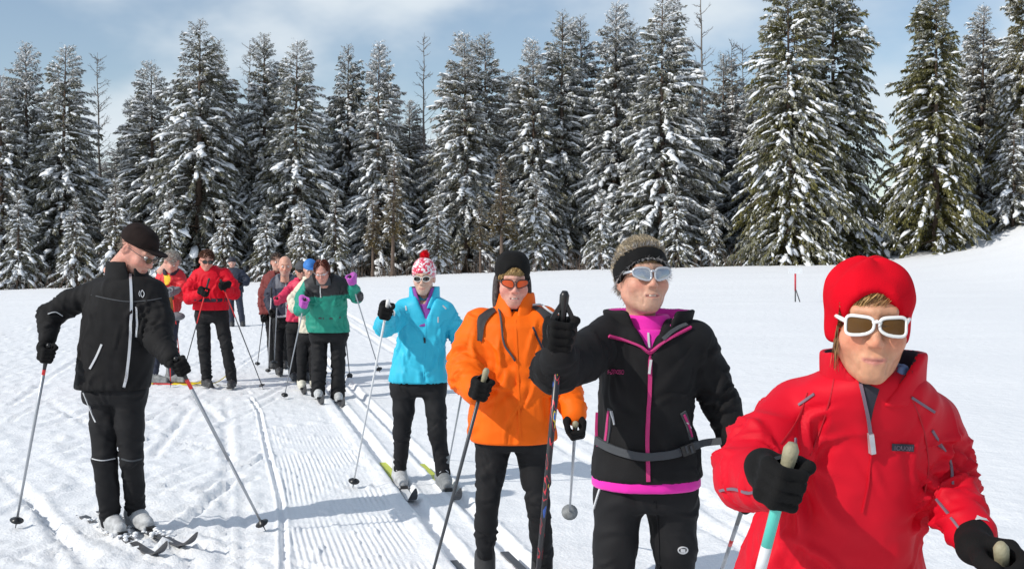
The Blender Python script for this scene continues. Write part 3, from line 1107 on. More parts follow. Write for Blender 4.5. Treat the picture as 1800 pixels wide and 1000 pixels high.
M_CREAM = mat("cream_nylon", (0.62, 0.58, 0.47), 0.65, bump=0.2, bscale=400, var=0.08)
M_MAROON = mat("maroon_cloth", (0.16, 0.022, 0.020), 0.75, bump=0.2, bscale=400, var=0.12)
M_GREYB = mat("slate_cloth", (0.10, 0.11, 0.14), 0.7, attr=True, bump=0.2, bscale=400, var=0.12)
M_REDV = mat("red_team_jacket", (0.60, 0.02, 0.03), 0.6, attr=True, bump=0.15, bscale=500, var=0.08)
M_SILVER = mat("silver_zip", (0.62, 0.63, 0.66), 0.35, metallic=0.6)
M_GREYP = mat("grey_piping", (0.16, 0.11, 0.15), 0.6)
M_DGREY = mat("dark_grey_webbing", (0.055, 0.06, 0.068), 0.75, bump=0.5, bscale=800)
M_LGREY = mat("light_grey_trim", (0.55, 0.56, 0.58), 0.6)
M_DARKLIN = mat("dark_lining", (0.022, 0.022, 0.035), 0.8)
M_WHITEF = mat("white_plastic", (0.82, 0.82, 0.80), 0.3, coat=0.3)
M_SILF = mat("clear_grey_plastic", (0.50, 0.52, 0.56), 0.22, metallic=0.35, coat=0.4)
M_BLKP = mat("black_plastic", (0.012, 0.012, 0.013), 0.35)
M_LBROWN = mat("brown_lens", (0.10, 0.045, 0.010), 0.22, spec=0.35)
M_LSILV = mat("mirror_lens", (0.38, 0.40, 0.44), 0.10, metallic=0.75)
M_LORANGE = mat("orange_lens", (0.60, 0.085, 0.02), 0.2, spec=0.4)
M_LDARK = mat("dark_lens", (0.014, 0.015, 0.014), 0.08, coat=0.5)
M_CORK = mat("cork_grip", (0.30, 0.275, 0.18), 0.6, bump=0.4, bscale=150, var=0.15)
M_GREYGRIP = mat("grey_grip", (0.45, 0.45, 0.42), 0.55)
M_ALU = mat("pole_aluminium", (0.36, 0.38, 0.41), 0.38, metallic=0.5)
M_CARBON = mat("dark_pole_lacquer", (0.045, 0.05, 0.058), 0.35)
def flame_material():
    m = mat("flame_print_lacquer", (0.03, 0.03, 0.035), 0.35)
    nt = m.node_tree
    b = nt.nodes["Principled BSDF"]
    tc = nt.nodes.new("ShaderNodeTexCoord")
    mp = nt.nodes.new("ShaderNodeMapping")
    mp.inputs["Scale"].default_value = (30, 30, 9)
    nz = nt.nodes.new("ShaderNodeTexNoise")
    nz.inputs["Scale"].default_value = 1.0
    nz.inputs["Detail"].default_value = 2
    cr = nt.nodes.new("ShaderNodeValToRGB")
    cr.color_ramp.interpolation = 'CONSTANT'
    el = cr.color_ramp.elements
    el[0].color = (0.03, 0.10, 0.42, 1)
    el[1].position, el[1].color = 0.37, (0.02, 0.02, 0.024, 1)
    for pos, c in ((0.560, (0.55, 0.03, 0.05)), (0.578, (0.02, 0.02, 0.024)), (0.64, (0.65, 0.48, 0.03)), (0.67, (0.03, 0.14, 0.5))):
        e = el.new(pos)
        e.color = (*c, 1)
    nt.links.new(tc.outputs["Object"], mp.inputs["Vector"])
    nt.links.new(mp.outputs["Vector"], nz.inputs["Vector"])
    nt.links.new(nz.outputs["Fac"], cr.inputs["Fac"])
    nt.links.new(cr.outputs["Color"], b.inputs["Base Color"])
    return m
M_FLAME = flame_material()
M_TEAL = mat("teal_pole_lacquer", (0.10, 0.55, 0.47), 0.4)
M_WPOLE = mat("white_pole_lacquer", (0.66, 0.68, 0.70), 0.4)
M_PRED = mat("bright_red_lacquer", (0.72, 0.03, 0.03), 0.4)
M_YEL = mat("yellow_lacquer", (0.70, 0.52, 0.02), 0.45)
M_PBLUE = mat("blue_lacquer", (0.03, 0.16, 0.55), 0.4)
M_SKIY = mat("yellow_green_ski_top", (0.55, 0.60, 0.04), 0.4)
M_SKIW = mat("white_ski_top", (0.70, 0.71, 0.72), 0.35)
M_SKIB = mat("dark_ski_top", (0.05, 0.05, 0.055), 0.4, var=0.2)
M_BOOT = mat("grey_boot", (0.20, 0.21, 0.215), 0.6, bump=0.3, bscale=120, var=0.3, vscale=30)
M_BOOTD = mat("black_boot", (0.03, 0.03, 0.032), 0.55, bump=0.3, bscale=120, var=0.3, vscale=30)
M_BOOTW = mat("pale_boot", (0.60, 0.58, 0.50), 0.6, bump=0.3, bscale=120, var=0.15)
M_BOOTS = mat("snowy_boot", (0.45, 0.46, 0.47), 0.7, bump=0.6, bscale=60, var=0.3, vscale=25)
M_CLING = mat("clinging_snow", (0.85, 0.865, 0.89), 0.7, bump=0.5, bscale=90, spec=0.2)

def patterned_hat_material():
    m = mat("red_white_knit", (0.8, 0.8, 0.8), 0.9, bump=0.4, bscale=500, sheen=0.3)
    nt = m.node_tree
    b = nt.nodes["Principled BSDF"]
    tc = nt.nodes.new("ShaderNodeTexCoord")
    vo = nt.nodes.new("ShaderNodeTexVoronoi")
    vo.inputs["Scale"].default_value = 85
    nz = nt.nodes.new("ShaderNodeTexNoise")
    nz.inputs["Scale"].default_value = 18
    nz.inputs["Detail"].default_value = 1
    ad = nt.nodes.new("ShaderNodeMath")
    ad.operation = 'MULTIPLY_ADD'
    ad.inputs[1].default_value = 0.75
    sx = nt.nodes.new("ShaderNodeSeparateColor")
    nt.links.new(tc.outputs["Object"], vo.inputs["Vector"])
    nt.links.new(tc.outputs["Object"], nz.inputs["Vector"])
    nt.links.new(vo.outputs["Color"], sx.inputs["Color"])
    nt.links.new(sx.outputs["Red"], ad.inputs[0])
    nt.links.new(nz.outputs["Fac"], ad.inputs[2])
    cr = nt.nodes.new("ShaderNodeValToRGB")
    cr.color_ramp.interpolation = 'CONSTANT'
    cr.color_ramp.elements[0].color = (0.80, 0.77, 0.79, 1)
    cr.color_ramp.elements[1].position = 0.90
    cr.color_ramp.elements[1].color = (0.62, 0.03, 0.08, 1)
    e = cr.color_ramp.elements.new(0.80)
    e.color = (0.75, 0.28, 0.36, 1)
    nt.links.new(ad.outputs["Value"], cr.inputs["Fac"])
    nt.links.new(cr.outputs["Color"], b.inputs["Base Color"])
    return m
M_KNIT = patterned_hat_material()

def hair_mat(name, c):
    return mat(name, c, 0.45, attr=True, spec=0.4)
M_HAIR = hair_mat("hair", (0.3, 0.2, 0.1))

# ================================================================== head
def head_sdf(p, o):
    """canonical head in metres: face towards -y, eyes near z = 0"""
    fat = o.get("fat", 0.0)
    ax = np.abs(p[:, 0])
    q = np.stack([ax, p[:, 1], p[:, 2]], 1)
    d = ell(p, (0, 0.014, 0.032), (0.076, 0.096, 0.084))
    d = smin(d, ell(p, (0, -0.026, -0.040), (0.060 + fat * .6, 0.064, 0.072)), 0.030)
    d = smin(d, rc(q, (0.041 + fat, 0.006, -0.050), (0.015, -0.056, -0.090), 0.022 + fat * .5, 0.019), 0.030)     # jaw
    d = smin(d, rc(q, (0.0, -0.073, -0.092), (0.007, -0.073, -0.092), 0.0165, 0.0165), 0.024)                   # chin
    d = smin(d, ell(q, (0.040, -0.062, -0.028), (0.027 + fat * .6, 0.025, 0.026)), 0.026)                       # cheek
    d = smin(d, rc(q, (0.004, -0.088, 0.028), (0.042, -0.074, 0.028), 0.010, 0.010), 0.018)                     # brow
    d = smax(d, -ell(q, (0.032, -0.105, 0.004), (0.019, 0.017, 0.012)), 0.014)                                  # eye socket
    nl = o.get("nose", 1.0)
    d = smin(d, rc(p, (0, -0.090, 0.010), (0, -0.089 - 0.021 * nl, -0.027), 0.0080, 0.0124), 0.012)             # nose
    d = smin(d, ell(q, (0.0125, -0.098, -0.032), (0.0090, 0.0120, 0.0082)), 0.009)
    d = smax(d, -ell(q, (0.0062, -0.104, -0.041), (0.0035, 0.0055, 0.004)), 0.004)
    # mouth
    d = smin(d, ell(p, (0, -0.080, -0.064), (0.036, 0.019, 0.024)), 0.018)
    d = smin(d, rc(q, (0.0, -0.0985, -0.0605), (0.025, -0.088, -0.0602), 0.0044, 0.0022), 0.006)
    d = smin(d, rc(q, (0.0, -0.0965, -0.0700), (0.022, -0.0875, -0.0655), 0.0054, 0.0026), 0.006)
    op = o.get("open", 0.0)
    sl = np.minimum(rc(q, (0.0, -0.1005, -0.0655), (0.016, -0.0970, -0.0653), 0.0020 + op, 0.0018 + op * 0.7), rc(q, (0.016, -0.0970, -0.0653), (0.0300, -0.0860, -0.0618), 0.0016 + op * 0.7, 0.0002))
    d = smax(d, -sl, 0.0025)
    d = smax(d, -rc(q, (0.021, -0.101, -0.035), (0.038, -0.090, -0.066), 0.0016, 0.0014), 0.008)               # smile line
    if o.get("old", 0):
        d = smax(d, -rc(q, (0.030, -0.090, -0.070), (0.028, -0.084, -0.088), 0.0010, 0.0008), 0.007)
    # ear
    e = ell(q, (0.077, 0.020, -0.006), (0.010, 0.019, 0.032), rot(-22, 8, 0))
    e = smax(e, -ell(q, (0.088, 0.014, -0.004), (0.007, 0.010, 0.019)), 0.005)
    d = smin(d, e, 0.006)
    # neck
    nk = o.get("neck", 0.050)
    d = smin(d, rc(p, (0, 0.024, -0.06), (0, 0.048, -0.20), nk, nk + 0.006), 0.030)
    return d

def head_colour(p, o):
    base = np.array(o.get("skin", (0.58, 0.33, 0.235)))
    c = np.tile(base, (len(p), 1))
    ax = np.abs(p[:, 0])
    red = np.exp(-(((ax - 0.043) / 0.022) ** 2 + ((p[:, 2] + 0.030) / 0.020) ** 2)) * (p[:, 1] < -0.02) * 0.8
    red += np.exp(-((ax / 0.014) ** 2 + ((p[:, 2] + 0.030) / 0.014) ** 2)) * (p[:, 1] < -0.09) * 0.7
    red += 0.5 * np.exp(-(((ax - 0.08) / 0.02) ** 2))
    red += 0.4 * (fbm(p * 45, 2, 4) - 0.5)
    flush = o.get("flush", 0.5)
    c = c * (1 + flush * red[:, None] * np.array([0.10, -0.30, -0.30]))
    lip = 0.85 * np.exp(-((np.maximum(ax - 0.0225, 0) / 0.005) ** 2 + ((p[:, 2] + 0.0656 - 4.5 * ax ** 2) / (0.0082 * (1 - ax / 0.052).clip(0.3, 1))) ** 4)) * (p[:, 1] < -0.080)
    lc = np.array(o.get("lips", (0.50, 0.20, 0.17)))
    c = c * (1 - lip[:, None]) + lc * lip[:, None]
    if o.get("stubble"):
        st = sstep(-0.035, -0.055, p[:, 2]) * (p[:, 1] < 0.0) * sstep(-0.13, -0.115, p[:, 2]) * (1 - lip)
        c = c * (1 - 0.30 * st[:, None]) + np.array([0.35, 0.32, 0.30]) * 0.30 * st[:, None]
    if o.get("brows", 1):
        br = np.exp(-(((p[:, 2] - 0.0285 - 0.08 * (0.03 - np.abs(ax - 0.03))) / 0.0036) ** 2)) * (ax > 0.012) * (ax < 0.050) * (p[:, 1] < -0.06)
        c = c * (1 - 0.65 * br[:, None]) + np.array(o.get("browc", (0.16, 0.10, 0.06))) * 0.65 * br[:, None]
    return np.clip(c, 0, 1)

def lerp_rows(rows, d0):
    """(py, left px, right px, b, depth offset) -> (z, cx, cy, a, b)"""
    out = []
    for py, xl, xr, b, dd in rows:
        d = d0 + dd
        z = EYE - (py - HORIZON) / FOC * d
        out.append((z, (0.5 * (xl + xr) - 900) / FOC * d, d, 0.5 * (xr - xl) / FOC * d, b))
    return out

def jpts(js, d0):
    return [(W(px, py, d0 + dd), r) for px, py, dd, r in js]

def wrinkle(V, N, creases, amp=0.003, seed=0, vert=True):
    D = (fbm(V * 7.0, 3, seed) - 0.5) * 2 * amp
    if vert:
        f = fbm(V * np.array([13, 13, 4.0]), 2, seed + 5)
        D += (1 - np.abs(f * 2 - 1) * 2) * amp * 0.9
    f = fbm(V * np.array([9, 9, 15.0]) + 3.3, 2, seed + 7)
    D += (1 - np.abs(f * 2 - 1) * 2.4) * amp * 0.6
    for c, axis, R, a, lam in creases:
        rel = V - np.asarray(c)
        axis = unit(axis)
        al = rel @ axis
        rr = (rel ** 2).sum(1)
        ph = al / lam + 2.6 * (fbm(V * np.array([5.5, 5.5, 5.5]), 2, seed + 11) - 0.5) * 2
        a = a * np.clip(1.5 * fbm(V * 6.0, 2, seed + 17) - 0.25, 0, 1)
        w = 1 - np.abs(np.sin(math.pi * ph))
        D += a * np.exp(-rr / R ** 2) * (w ** 1.5 - 0.35)
    return V + N * D[:, None]

def fold_set(V, N, specs, seed=0):
    """cloth folds: short ridges with a valley on one side, laid along the surface.
    specs = (centre, reach, direction function or vector, count, length, width, amplitude)"""
    r = np.random.default_rng(seed)
    D = np.zeros(len(V))
    for c, reach, dirf, cnt, Lf, wf, amp in specs:
        cand = np.where(((V - c) ** 2).sum(1) < reach ** 2)[0]
        if len(cand) == 0:
            continue
        for _ in range(cnt):
            i = r.choice(cand)
            n0 = N[i]
            u = np.asarray(dirf(V[i], n0) if callable(dirf) else dirf, float)
            u = unit(u - n0 * (u @ n0))
            a = math.radians(r.normal(0, 20))
            u = math.cos(a) * u + math.sin(a) * np.cross(n0, u)
            sd = np.cross(u, n0)
            if r.uniform() < 0.5:
                sd = -sd
            l, w, am = Lf * r.uniform(0.6, 1.4), wf * r.uniform(0.7, 1.3), amp * r.uniform(0.5, 1.3)
            rel = V - V[i]
            k = np.where((rel ** 2).sum(1) < (2.0 * l + 4 * w) ** 2)[0]
            rel = rel[k]
            al = rel @ u
            sp = rel @ sd + r.normal(0, 0.6) * al * al / max(l, 1e-3) * 0.5
            hh = rel @ n0
            w2 = w * (1 + 0.6 * al / l).clip(0.45, 1.8)
            msk = np.exp(-(al / l) ** 4) * np.exp(-(hh / 0.05) ** 2)
            D[k] += am * msk * (np.exp(-(sp / w2) ** 2) - 0.75 * np.exp(-((sp - 1.7 * w2) / (1.1 * w2)) ** 2))
    return V + N * (np.clip(D, -0.016, 0.018) * (1 - N[:, 2] ** 4))[:, None]

def build(fn, lo, hi, h):
    V, F = mesh_sdf(fn, lo, hi, h)
    return relax(V, F, 2, 0.4), F

def bounds(pts, pad):
    P = np.array(pts)
    return P.min(0) - pad, P.max(0) + pad

class Person:
    def __init__(s, label, d, head, res=0.008, cat="skier", skin_opts=None):
        s.d, s.res, s.label = d, res * 1.18, label
        s.H = dict(head)
        s.hc = W(*head["at"])
        # yaw counts from facing the camera's position
        s.hR = rot(head.get("yaw", 0) - math.degrees(math.atan((head["at"][0] - 900) / FOC)), head.get("pitch", 0), head.get("roll", 0))
        s.hs = head.get("scale", 1.0)
        s.hn = np.array([head.get("narrow", 0.93), 1.0, 1.0])
        s.o = skin_opts or {}
        s.parts = []
        s.legw = 0.87
        s.limbs = []
    # head coordinates <-> world
    def h2w(s, p):
        return (np.asarray(p, float) * s.hn) @ s.hR.T * s.hs + s.hc
    def w2h(s, P):
        return ((P - s.hc.astype(np.float32)) @ s.hR.astype(np.float32)) / (s.hs * s.hn).astype(np.float32)

    def start(s, torso, arms, legs):
        """body mesh: one continuous figure, clothes become its children"""
        s.torso = Loft(lerp_rows(torso, s.d))
        s.arms = [jpts(a, s.d) for a in arms]
        s.legs = [[(q, r * s.legw) for q, r in jpts(l, s.d)] for l in legs]
        foot = 0.5 * (s.legs[0][-1][0] + s.legs[1][-1][0])
        s.base = np.array([foot[0], foot[1], 0.0])
        tz = s.torso
        def body(P):
            d = tz(P, inset=0.050, z1=tz.z1 - 0.03)
            for c in s.arms:
                d = smin(d, chain(P, [(p, r * 0.62) for p, r in c], 0.02), 0.03)
            for c in s.legs:
                d = smin(d, chain(P, [(p, r * 0.70) for p, r in c], 0.02), 0.03)
            q = s.w2h(P)
            nk = s.h2w([[0, 0.045, -0.17]])[0]
            cx, cy, a, b = tz.at(tz.z1 - 0.04)
            d = smin(d, rc(P, nk, (float(cx), float(cy), tz.z1 - 0.04), 0.05, 0.05), 0.04)
            return smax(d, (q[:, 2] + 0.15) * s.hs, 0.004)
        allp = [p for c in s.arms + s.legs for p, r in c]
        lo, hi = bounds(allp + [s.hc], 0.22)
        V1, F1 = build(body, lo, hi, 0.034)
        hh = 0.0027 if s.res < 0.0080 else (0.0034 if s.res < 0.0105 else 0.0075)
        def head(P):
            return np.maximum(head_sdf(s.w2h(P), s.o) * s.hs, -(s.w2h(P)[:, 2] + 0.19) * s.hs)
        V2, F2 = build(head, s.hc - 0.24 * s.hs, s.hc + 0.17 * s.hs, hh)
        hv = s.w2h(V2.astype(np.float32))
        ag = 0.0006 if s.o.get('old') else 0.0003
        cw = fbm(hv * np.array([55, 55, 120.0]), 2, 3) * 0.6 + fbm(hv * 190.0, 2, 5) * 0.4 - 0.5
        V2 = V2 + vnormals(V2, F2) * (cw * 2 * ag)[:, None]
        C1 = np.tile(np.array(s.o.get("skin", (0.58, 0.33, 0.235))), (len(V1), 1))
        C2 = head_colour(s.w2h(V2.astype(np.float32)), s.o)
        s.root = add("person", np.concatenate([V1, V2]), np.concatenate([F1, F2 + len(V1)]), M_SKIN, None, s.base, True, np.concatenate([C1, C2]))
        tag(s.root, s.label, "person")
        if s.o.get("eyes", 1):
            for sx in (-1, 1):
                a = Acc()
                c = s.h2w([[sx * 0.0315, -0.080, 0.004]])[0]
                V = ICO2_V * 0.0125 * s.hs + c
                a.put(V, ICO2_F)
                eye = add("eye", *a.get(), M_EYE, s.root)
                ci = s.h2w([[sx * 0.0315, -0.0885, 0.003]])[0]
                add("iris", ICO2_V * 0.0058 * s.hs + ci, ICO2_F, M_IRIS, eye)
        return s.root

    def jacket(s, m, hem=None, top=None, colour=None, creases=True, amp=0.0035, name="jacket", k=0.045, hollow=0.02, extra=None, seed=1, inner=None):
        t = s.torso
        arms = s.arms
        def fn(P):
            d = t(P)
            for c in arms:
                d = smin(d, chain(P, c, 0.03), k)
            if extra is not None:
                d = extra(P, d)
            if hollow:
                ins = smax(t(P, inset=0.016, z0=t.z0 - 0.1), P[:, 2] - (t.z0 + hollow), 0.004)
                d = smax(d, -ins, 0.006)
            if inner is not None:
                d = smax(d, -inner(P), 0.006)
            return d
        pts = [p for c in arms for p, r in c]
        cx, cy, a, b = t.at(t.zt)
        pts += [np.array([x + sx * aa, y + sx * bb, z]) for x, y, aa, bb, z in zip(cx, cy, a, b, t.zt) for sx in (-1, 1)]
        lo, hi = bounds(pts, 0.13)
        lo[2] = min(lo[2], t.z0 - 0.04)
        V, F = build(fn, lo, hi, s.res)
        N = vnormals(V, F)
        if creases:
            Vz = V[:, 2].copy()
            V = wrinkle(V, N, [], amp, seed)
            fs = []
            for c in arms:
                sh, el, wr = c[0][0], c[len(c) // 2][0], c[-1][0]
                ra = c[len(c) // 2][1]
                ax1, ax2 = unit(el - sh), unit(wr - el)
                fs.append((el, ra * 1.9, lambda v, n, x=unit(ax1 + ax2): np.cross(n, x), 18, ra * 0.8, ra * 0.13, amp * 2.0))
                fs.append((0.4 * el + 0.6 * wr, ra * 1.4, lambda v, n, x=ax2: np.cross(n, x), 11, ra * 0.7, ra * 0.12, amp * 1.6))
                fs.append((0.5 * (el + sh), ra * 2.0, lambda v, n, x=ax1: np.cross(n, x) + 0.6 * x, 13, ra * 1.1, ra * 0.16, amp * 1.6))
                mid = s.torso_c(t.z0 + 0.35 * (t.z1 - t.z0))
                fs.append((0.6 * sh + 0.4 * mid, 0.15, lambda v, n, x=unit(mid - sh): x, 12, 0.09, 0.011, amp * 1.7))
            for zf, cnt in ((0.15, 18), (0.35, 16), (0.6, 10)):
                cc = s.torso_c(t.z0 + zf * (t.z1 - t.z0))
                fs.append((cc, 0.26, np.array([0.25 if zf > 0.3 else -0.15, 0, 1.0]), cnt, 0.085, 0.012, amp * 1.6))
            V = fold_set(V, vnormals(V, F), fs, seed)
            kz = 1 - sstep(t.z0 + 0.02, t.z0 + 0.06, Vz)
            V[:, 2] += (Vz - V[:, 2]) * kz
        s.J = Surf(V, F)
        col = None
        if colour is not None:
            col = colour(V, vnormals(V, F))
        o = add(name, V, F, m, s.root, col=col)
        s.jk = o
        return o

    def torso_c(s, z):
        cx, cy, a, b = s.torso.at(z)
        return np.array([float(cx), float(cy), z])

    def trousers(s, m, top_rows=None, amp=0.0028, flare=None, name="trousers", seed=3, ztop=None, colour=None):
        legs = s.legs
        zt = s.torso.z0 + 0.06 if ztop is None else ztop
        pel = None
        if top_rows:
            pel = Loft(lerp_rows(top_rows, s.d))
        def fn(P):
            d = None
            for c in legs:
                e = chain(P, c, 0.02)
                # cut flat at the ankle
                an, r = c[-1]
                e = smax(e, (an[2] - 0.03) - P[:, 2], 0.004)
                d = e if d is None else smin(d, e, 0.014)
            if pel is not None:
                d = smin(d, pel(P), 0.035)
            return d
        pts = [p for c in legs for p, r in c]
        lo, hi = bounds(pts, 0.16)
        if pel is not None:
            hi[2] = max(hi[2], pel.z1 + 0.03)
        V, F = build(fn, lo, hi, s.res)
        N = vnormals(V, F)
        V = wrinkle(V, N, [], amp, seed)
        fs = []
        cro = 0.5 * (legs[0][0][0] + legs[1][0][0]) - np.array([0, 0.06, 0.04])
        for c in legs:
            hp, kn, an = c[0][0], c[len(c) // 2][0], c[-1][0]
            r = c[len(c) // 2][1]
            x = unit(hp - an)
            rad = lambda v, n, x=x: np.cross(n, x)
            fs.append((kn, r * 2.0, rad, 10, r * 0.8, r * 0.17, amp * 2.0))
            fs.append((0.4 * kn + 0.6 * an, r * 2.2, lambda v, n, x=x: np.cross(n, x) + 0.7 * x, 8, r * 0.9, r * 0.17, amp * 1.8))
            fs.append((an + [0, 0, 0.06], r * 1.6, rad, 9, r * 0.8, r * 0.14, amp * 2.3))
            fs.append((0.5 * (hp + kn), r * 2.4, lambda v, n, x=x: x + 0.5 * np.cross(n, x), 6, r * 1.3, r * 0.2, amp * 1.5))
            fs.append((0.6 * hp + 0.4 * cro, 0.14, lambda v, n, c=cro: v - c, 7, 0.07, 0.013, amp * 2.0))
        V = fold_set(V, vnormals(V, F), fs, seed)
        s.T = Surf(V, F)
        s.tr = add(name, V, F, m, s.root, col=None if colour is None else colour(V, N))
        return s.tr

    def collar(s, m, r0, r1, z0, z1, open0=0.0, open1=0.0, th=0.006, at=None, top=None, name="collar", mlin=None, front=0.0, ry=1.0, parent=None):
        th = max(th, 0.0068)
        """standing collar: shell round the neck; z in metres above/below the head centre; open = half opening angle at the front"""
        c0 = s.hc + np.array([0, 0.05, z0]) if at is None else np.asarray(at)
        c1 = s.hc + np.array([0, 0.03, z1]) if top is None else np.asarray(top)
        Z0, Z1 = c0[2], c1[2]
        def fn(P):
            t = np.clip((P[:, 2] - Z0) / (Z1 - Z0), -0.1, 1.1)
            x = P[:, 0] - (c0[0] + (c1[0] - c0[0]) * t)
            y = (P[:, 1] - (c0[1] + (c1[1] - c0[1]) * t)) / ry
            R = np.sqrt(x * x + y * y) + 1e-6
            rr = r0 + (r1 - r0) * t
            phi = np.arctan2(x, -y) - math.radians(front)
            d = np.abs(R - rr) - th
            d = smax(smax(d, Z0 - P[:, 2], 0.006), P[:, 2] - Z1, 0.006)
            if open0 or open1:
                oh = np.radians(open0 + (open1 - open0) * t)
                d = smax(d, (oh - np.abs(phi)) * rr, 0.006)
            return d
        R = max(r0, r1) + 0.03
        V, F = build(fn, np.minimum(c0, c1) - [R, R * max(ry, 1), 0.02], np.maximum(c0, c1) + [R, R * max(ry, 1), 0.02], 0.0052 if s.res < 0.0105 else 0.0085)
        N = vnormals(V, F)
        V = wrinkle(V, N, [], 0.0025, 9)
        mats, mi = [m], None
        if mlin is not None:
            cm = V[F].mean(1)
            t = np.clip((cm[:, 2] - Z0) / (Z1 - Z0), 0, 1)
            x = cm[:, 0] - (c0[0] + (c1[0] - c0[0]) * t)
            y = (cm[:, 1] - (c0[1] + (c1[1] - c0[1]) * t)) / ry
            fnn = np.cross(V[F[:, 2]] - V[F[:, 0]], V[F[:, 3]] - V[F[:, 1]])
            mi = ((fnn[:, 0] * x + fnn[:, 1] * y) < -0.25 * np.linalg.norm(fnn, axis=1) * np.sqrt(x * x + y * y)).astype(int)
            mats = [m, mlin]
        o = add(name, V, F, mats, parent or s.jk, midx=mi)
        return o, Surf(V, F)

    def headwear(s, name, fn, m, box=0.20, h=None, parent=None, noise=0.0, colour=None, up=0.0):
        """fn works in head coordinates"""
        h = h or (0.0042 if s.res < 0.0105 else 0.008)
        V, F = mesh_sdf(lambda P: fn(P), np.array([-box, -box, -box + up]), np.array([box, box, box + up]), h)
        V = relax(V, F, 2, 0.4)
        if noise:
            V = wrinkle(V, vnormals(V, F), [], noise, 13)
        col = colour(V) if colour else None
        return add(name, s.h2w(V), F, m, parent or s.root, col=col)

    def hair(s, roots, dirs, length, n=5, width=0.0016, colour=(0.3, 0.2, 0.1), stick=1.0, grav=0.0, lift=0.004, jit=0.15, seed=0, skull=(0.079, 0.099, 0.087),
             cvar=0.35, clump=0.0, name="hair", cen=(0, 0.014, 0.032)):
        """combed strands in head coordinates"""
        r = np.random.default_rng(seed)
        p = np.array(roots, float)
        d = nrm(np.array(dirs, float))
        if clump:
            d = d + clump * 2 * np.stack([fbm(p * 70 + k * 9.1, 2, seed + k) - 0.5 for k in range(3)], 1)
        d = nrm(d + r.normal(0, jit, p.shape))
        N = len(p)
        ln = length * r.uniform(0.7, 1.15, N)
        if clump:
            ln = ln * (0.5 + fbm(p * 45, 2, seed + 7))
        c = np.array(cen)
        rad = np.array(skull)
        off = 1 + (lift + r.uniform(0, lift * 1.6, N)) / 0.09
        pts = [p.copy()]
        for k in range(n):
            p = p + d * (ln / n)[:, None]
            q = (p - c) / rad
            rr = np.linalg.norm(q, axis=1)
            inside = rr < off
            f = np.where(inside, 1.0, stick)
            tgt = c + q / rr[:, None] * off[:, None] * rad
            low = p[:, 2] < -0.02
            f = np.where(low & ~inside, 0, f)
            p = p + (tgt - p) * f[:, None]
            d = nrm(p - pts[-1]) * 0.6 + d * 0.4
            d = nrm(d + np.array([0, 0, -grav]) + r.normal(0, jit * 0.3, d.shape))
            pts.append(p.copy())
        PT = np.stack(pts, 1)                       # N, n+1, 3
        out = nrm(PT - c)
        T = np.gradient(PT, axis=1)
        S = nrm(np.cross(T, out) + r.normal(0, 0.25, PT.shape))
        wv = width * np.linspace(1, 0.25, n + 1)[None, :, None]
        V = np.stack([PT + S * wv, PT - S * wv], 2).reshape(-1, 3)
        b = (np.arange(N) * (n + 1) * 2)[:, None]
        i = np.arange(n)[None] * 2
        F = np.stack([b + i, b + i + 1, b + i + 3, b + i + 2], -1).reshape(-1, 4)
        base = np.array(colour)
        tint = base * np.clip(1 + r.normal(0, cvar, (N, 1)), 0.35, 2.0)
        C = np.repeat(tint, (n + 1) * 2, axis=0)
        return add(name, s.h2w(V), F, M_HAIR, s.root, smooth=True, col=np.clip(C, 0, 1))

    def glasses(s, mf, ml, style="rect", w=0.058, h=0.036, gap=0.018, r=0.0030, y0=-0.108, z=0.004, wrap=1.6, tilt=0.05, deep=1.0, name="sunglasses"):
        th = np.linspace(0, 2 * math.pi, 40, endpoint=False)
        ex = {"rect": 4.0, "oval": 2.2, "wrap": 2.8}[style]
        fr = Acc()
        lens = []
        def Y(x):
            return y0 + wrap * x * x * deep
        for sx in (-1, 1):
            cx = sx * (gap / 2 + w / 2)
            ct, st = np.cos(th), np.sin(th)
            xx = np.sign(ct) * np.abs(ct) ** (2 / ex) * w / 2
            zz = np.sign(st) * np.abs(st) ** (2 / ex) * h / 2
            u = xx * sx / (w / 2)                       # +1 = outer side
            if style == "rect":
                zz = zz + np.where(zz > 0, 0.0016 * u, -0.0025 * (u + 0.3)) + 0.006 * np.maximum(-u - 0.2, 0) * (zz < 0)
            if style == "wrap":
                zz = zz * (1 - 0.22 * u) + 0.004 * u
            x = cx + xx
            zv = z + zz + tilt * np.abs(x)
            P = np.stack([x, Y(x), zv], 1)
            put_tube(fr, P, r, n=6, closed=True)
            c = np.array([[cx, Y(cx) - 0.0015, z + tilt * abs(cx)]])
            ring2 = c + (P - c) * 0.55
            ring2[:, 1] = Y(ring2[:, 0]) - 0.001
            V = np.concatenate([P, ring2, c])
            k = len(P)
            jj = np.arange(k)
            q = np.stack([jj, (jj + 1) % k, k + (jj + 1) % k, k + jj], -1)
            tr = np.stack([k + jj, k + (jj + 1) % k, np.full(k, 2 * k)], -1)
            lens.append((V, [q, tr]))
            xo = sx * (gap / 2 + w)
            o = np.array([xo, Y(xo), z + tilt * abs(xo) + h * 0.18])
            put_tube(fr, np.array([o, [sx * 0.079, -0.052, z + 0.010], [sx * 0.0815, 0.0, z + 0.008], [sx * 0.080, 0.025, z - 0.004]]),
                     [r * 1.3, r * 1.2, r, r * 0.8], n=6)
        g = gap / 2 + 0.004
        put_tube(fr, np.array([[-g, Y(g), z + h * 0.16], [0, Y(0) - 0.001, z + h * 0.26], [g, Y(g), z + h * 0.16]]), r * 1.1, n=6)
        V, F = fr.get()
        o = add(name, s.h2w(V), F, mf, s.root)
        for V, F in lens:
            add("lens", s.h2w(V), F, ml, o)
        return o

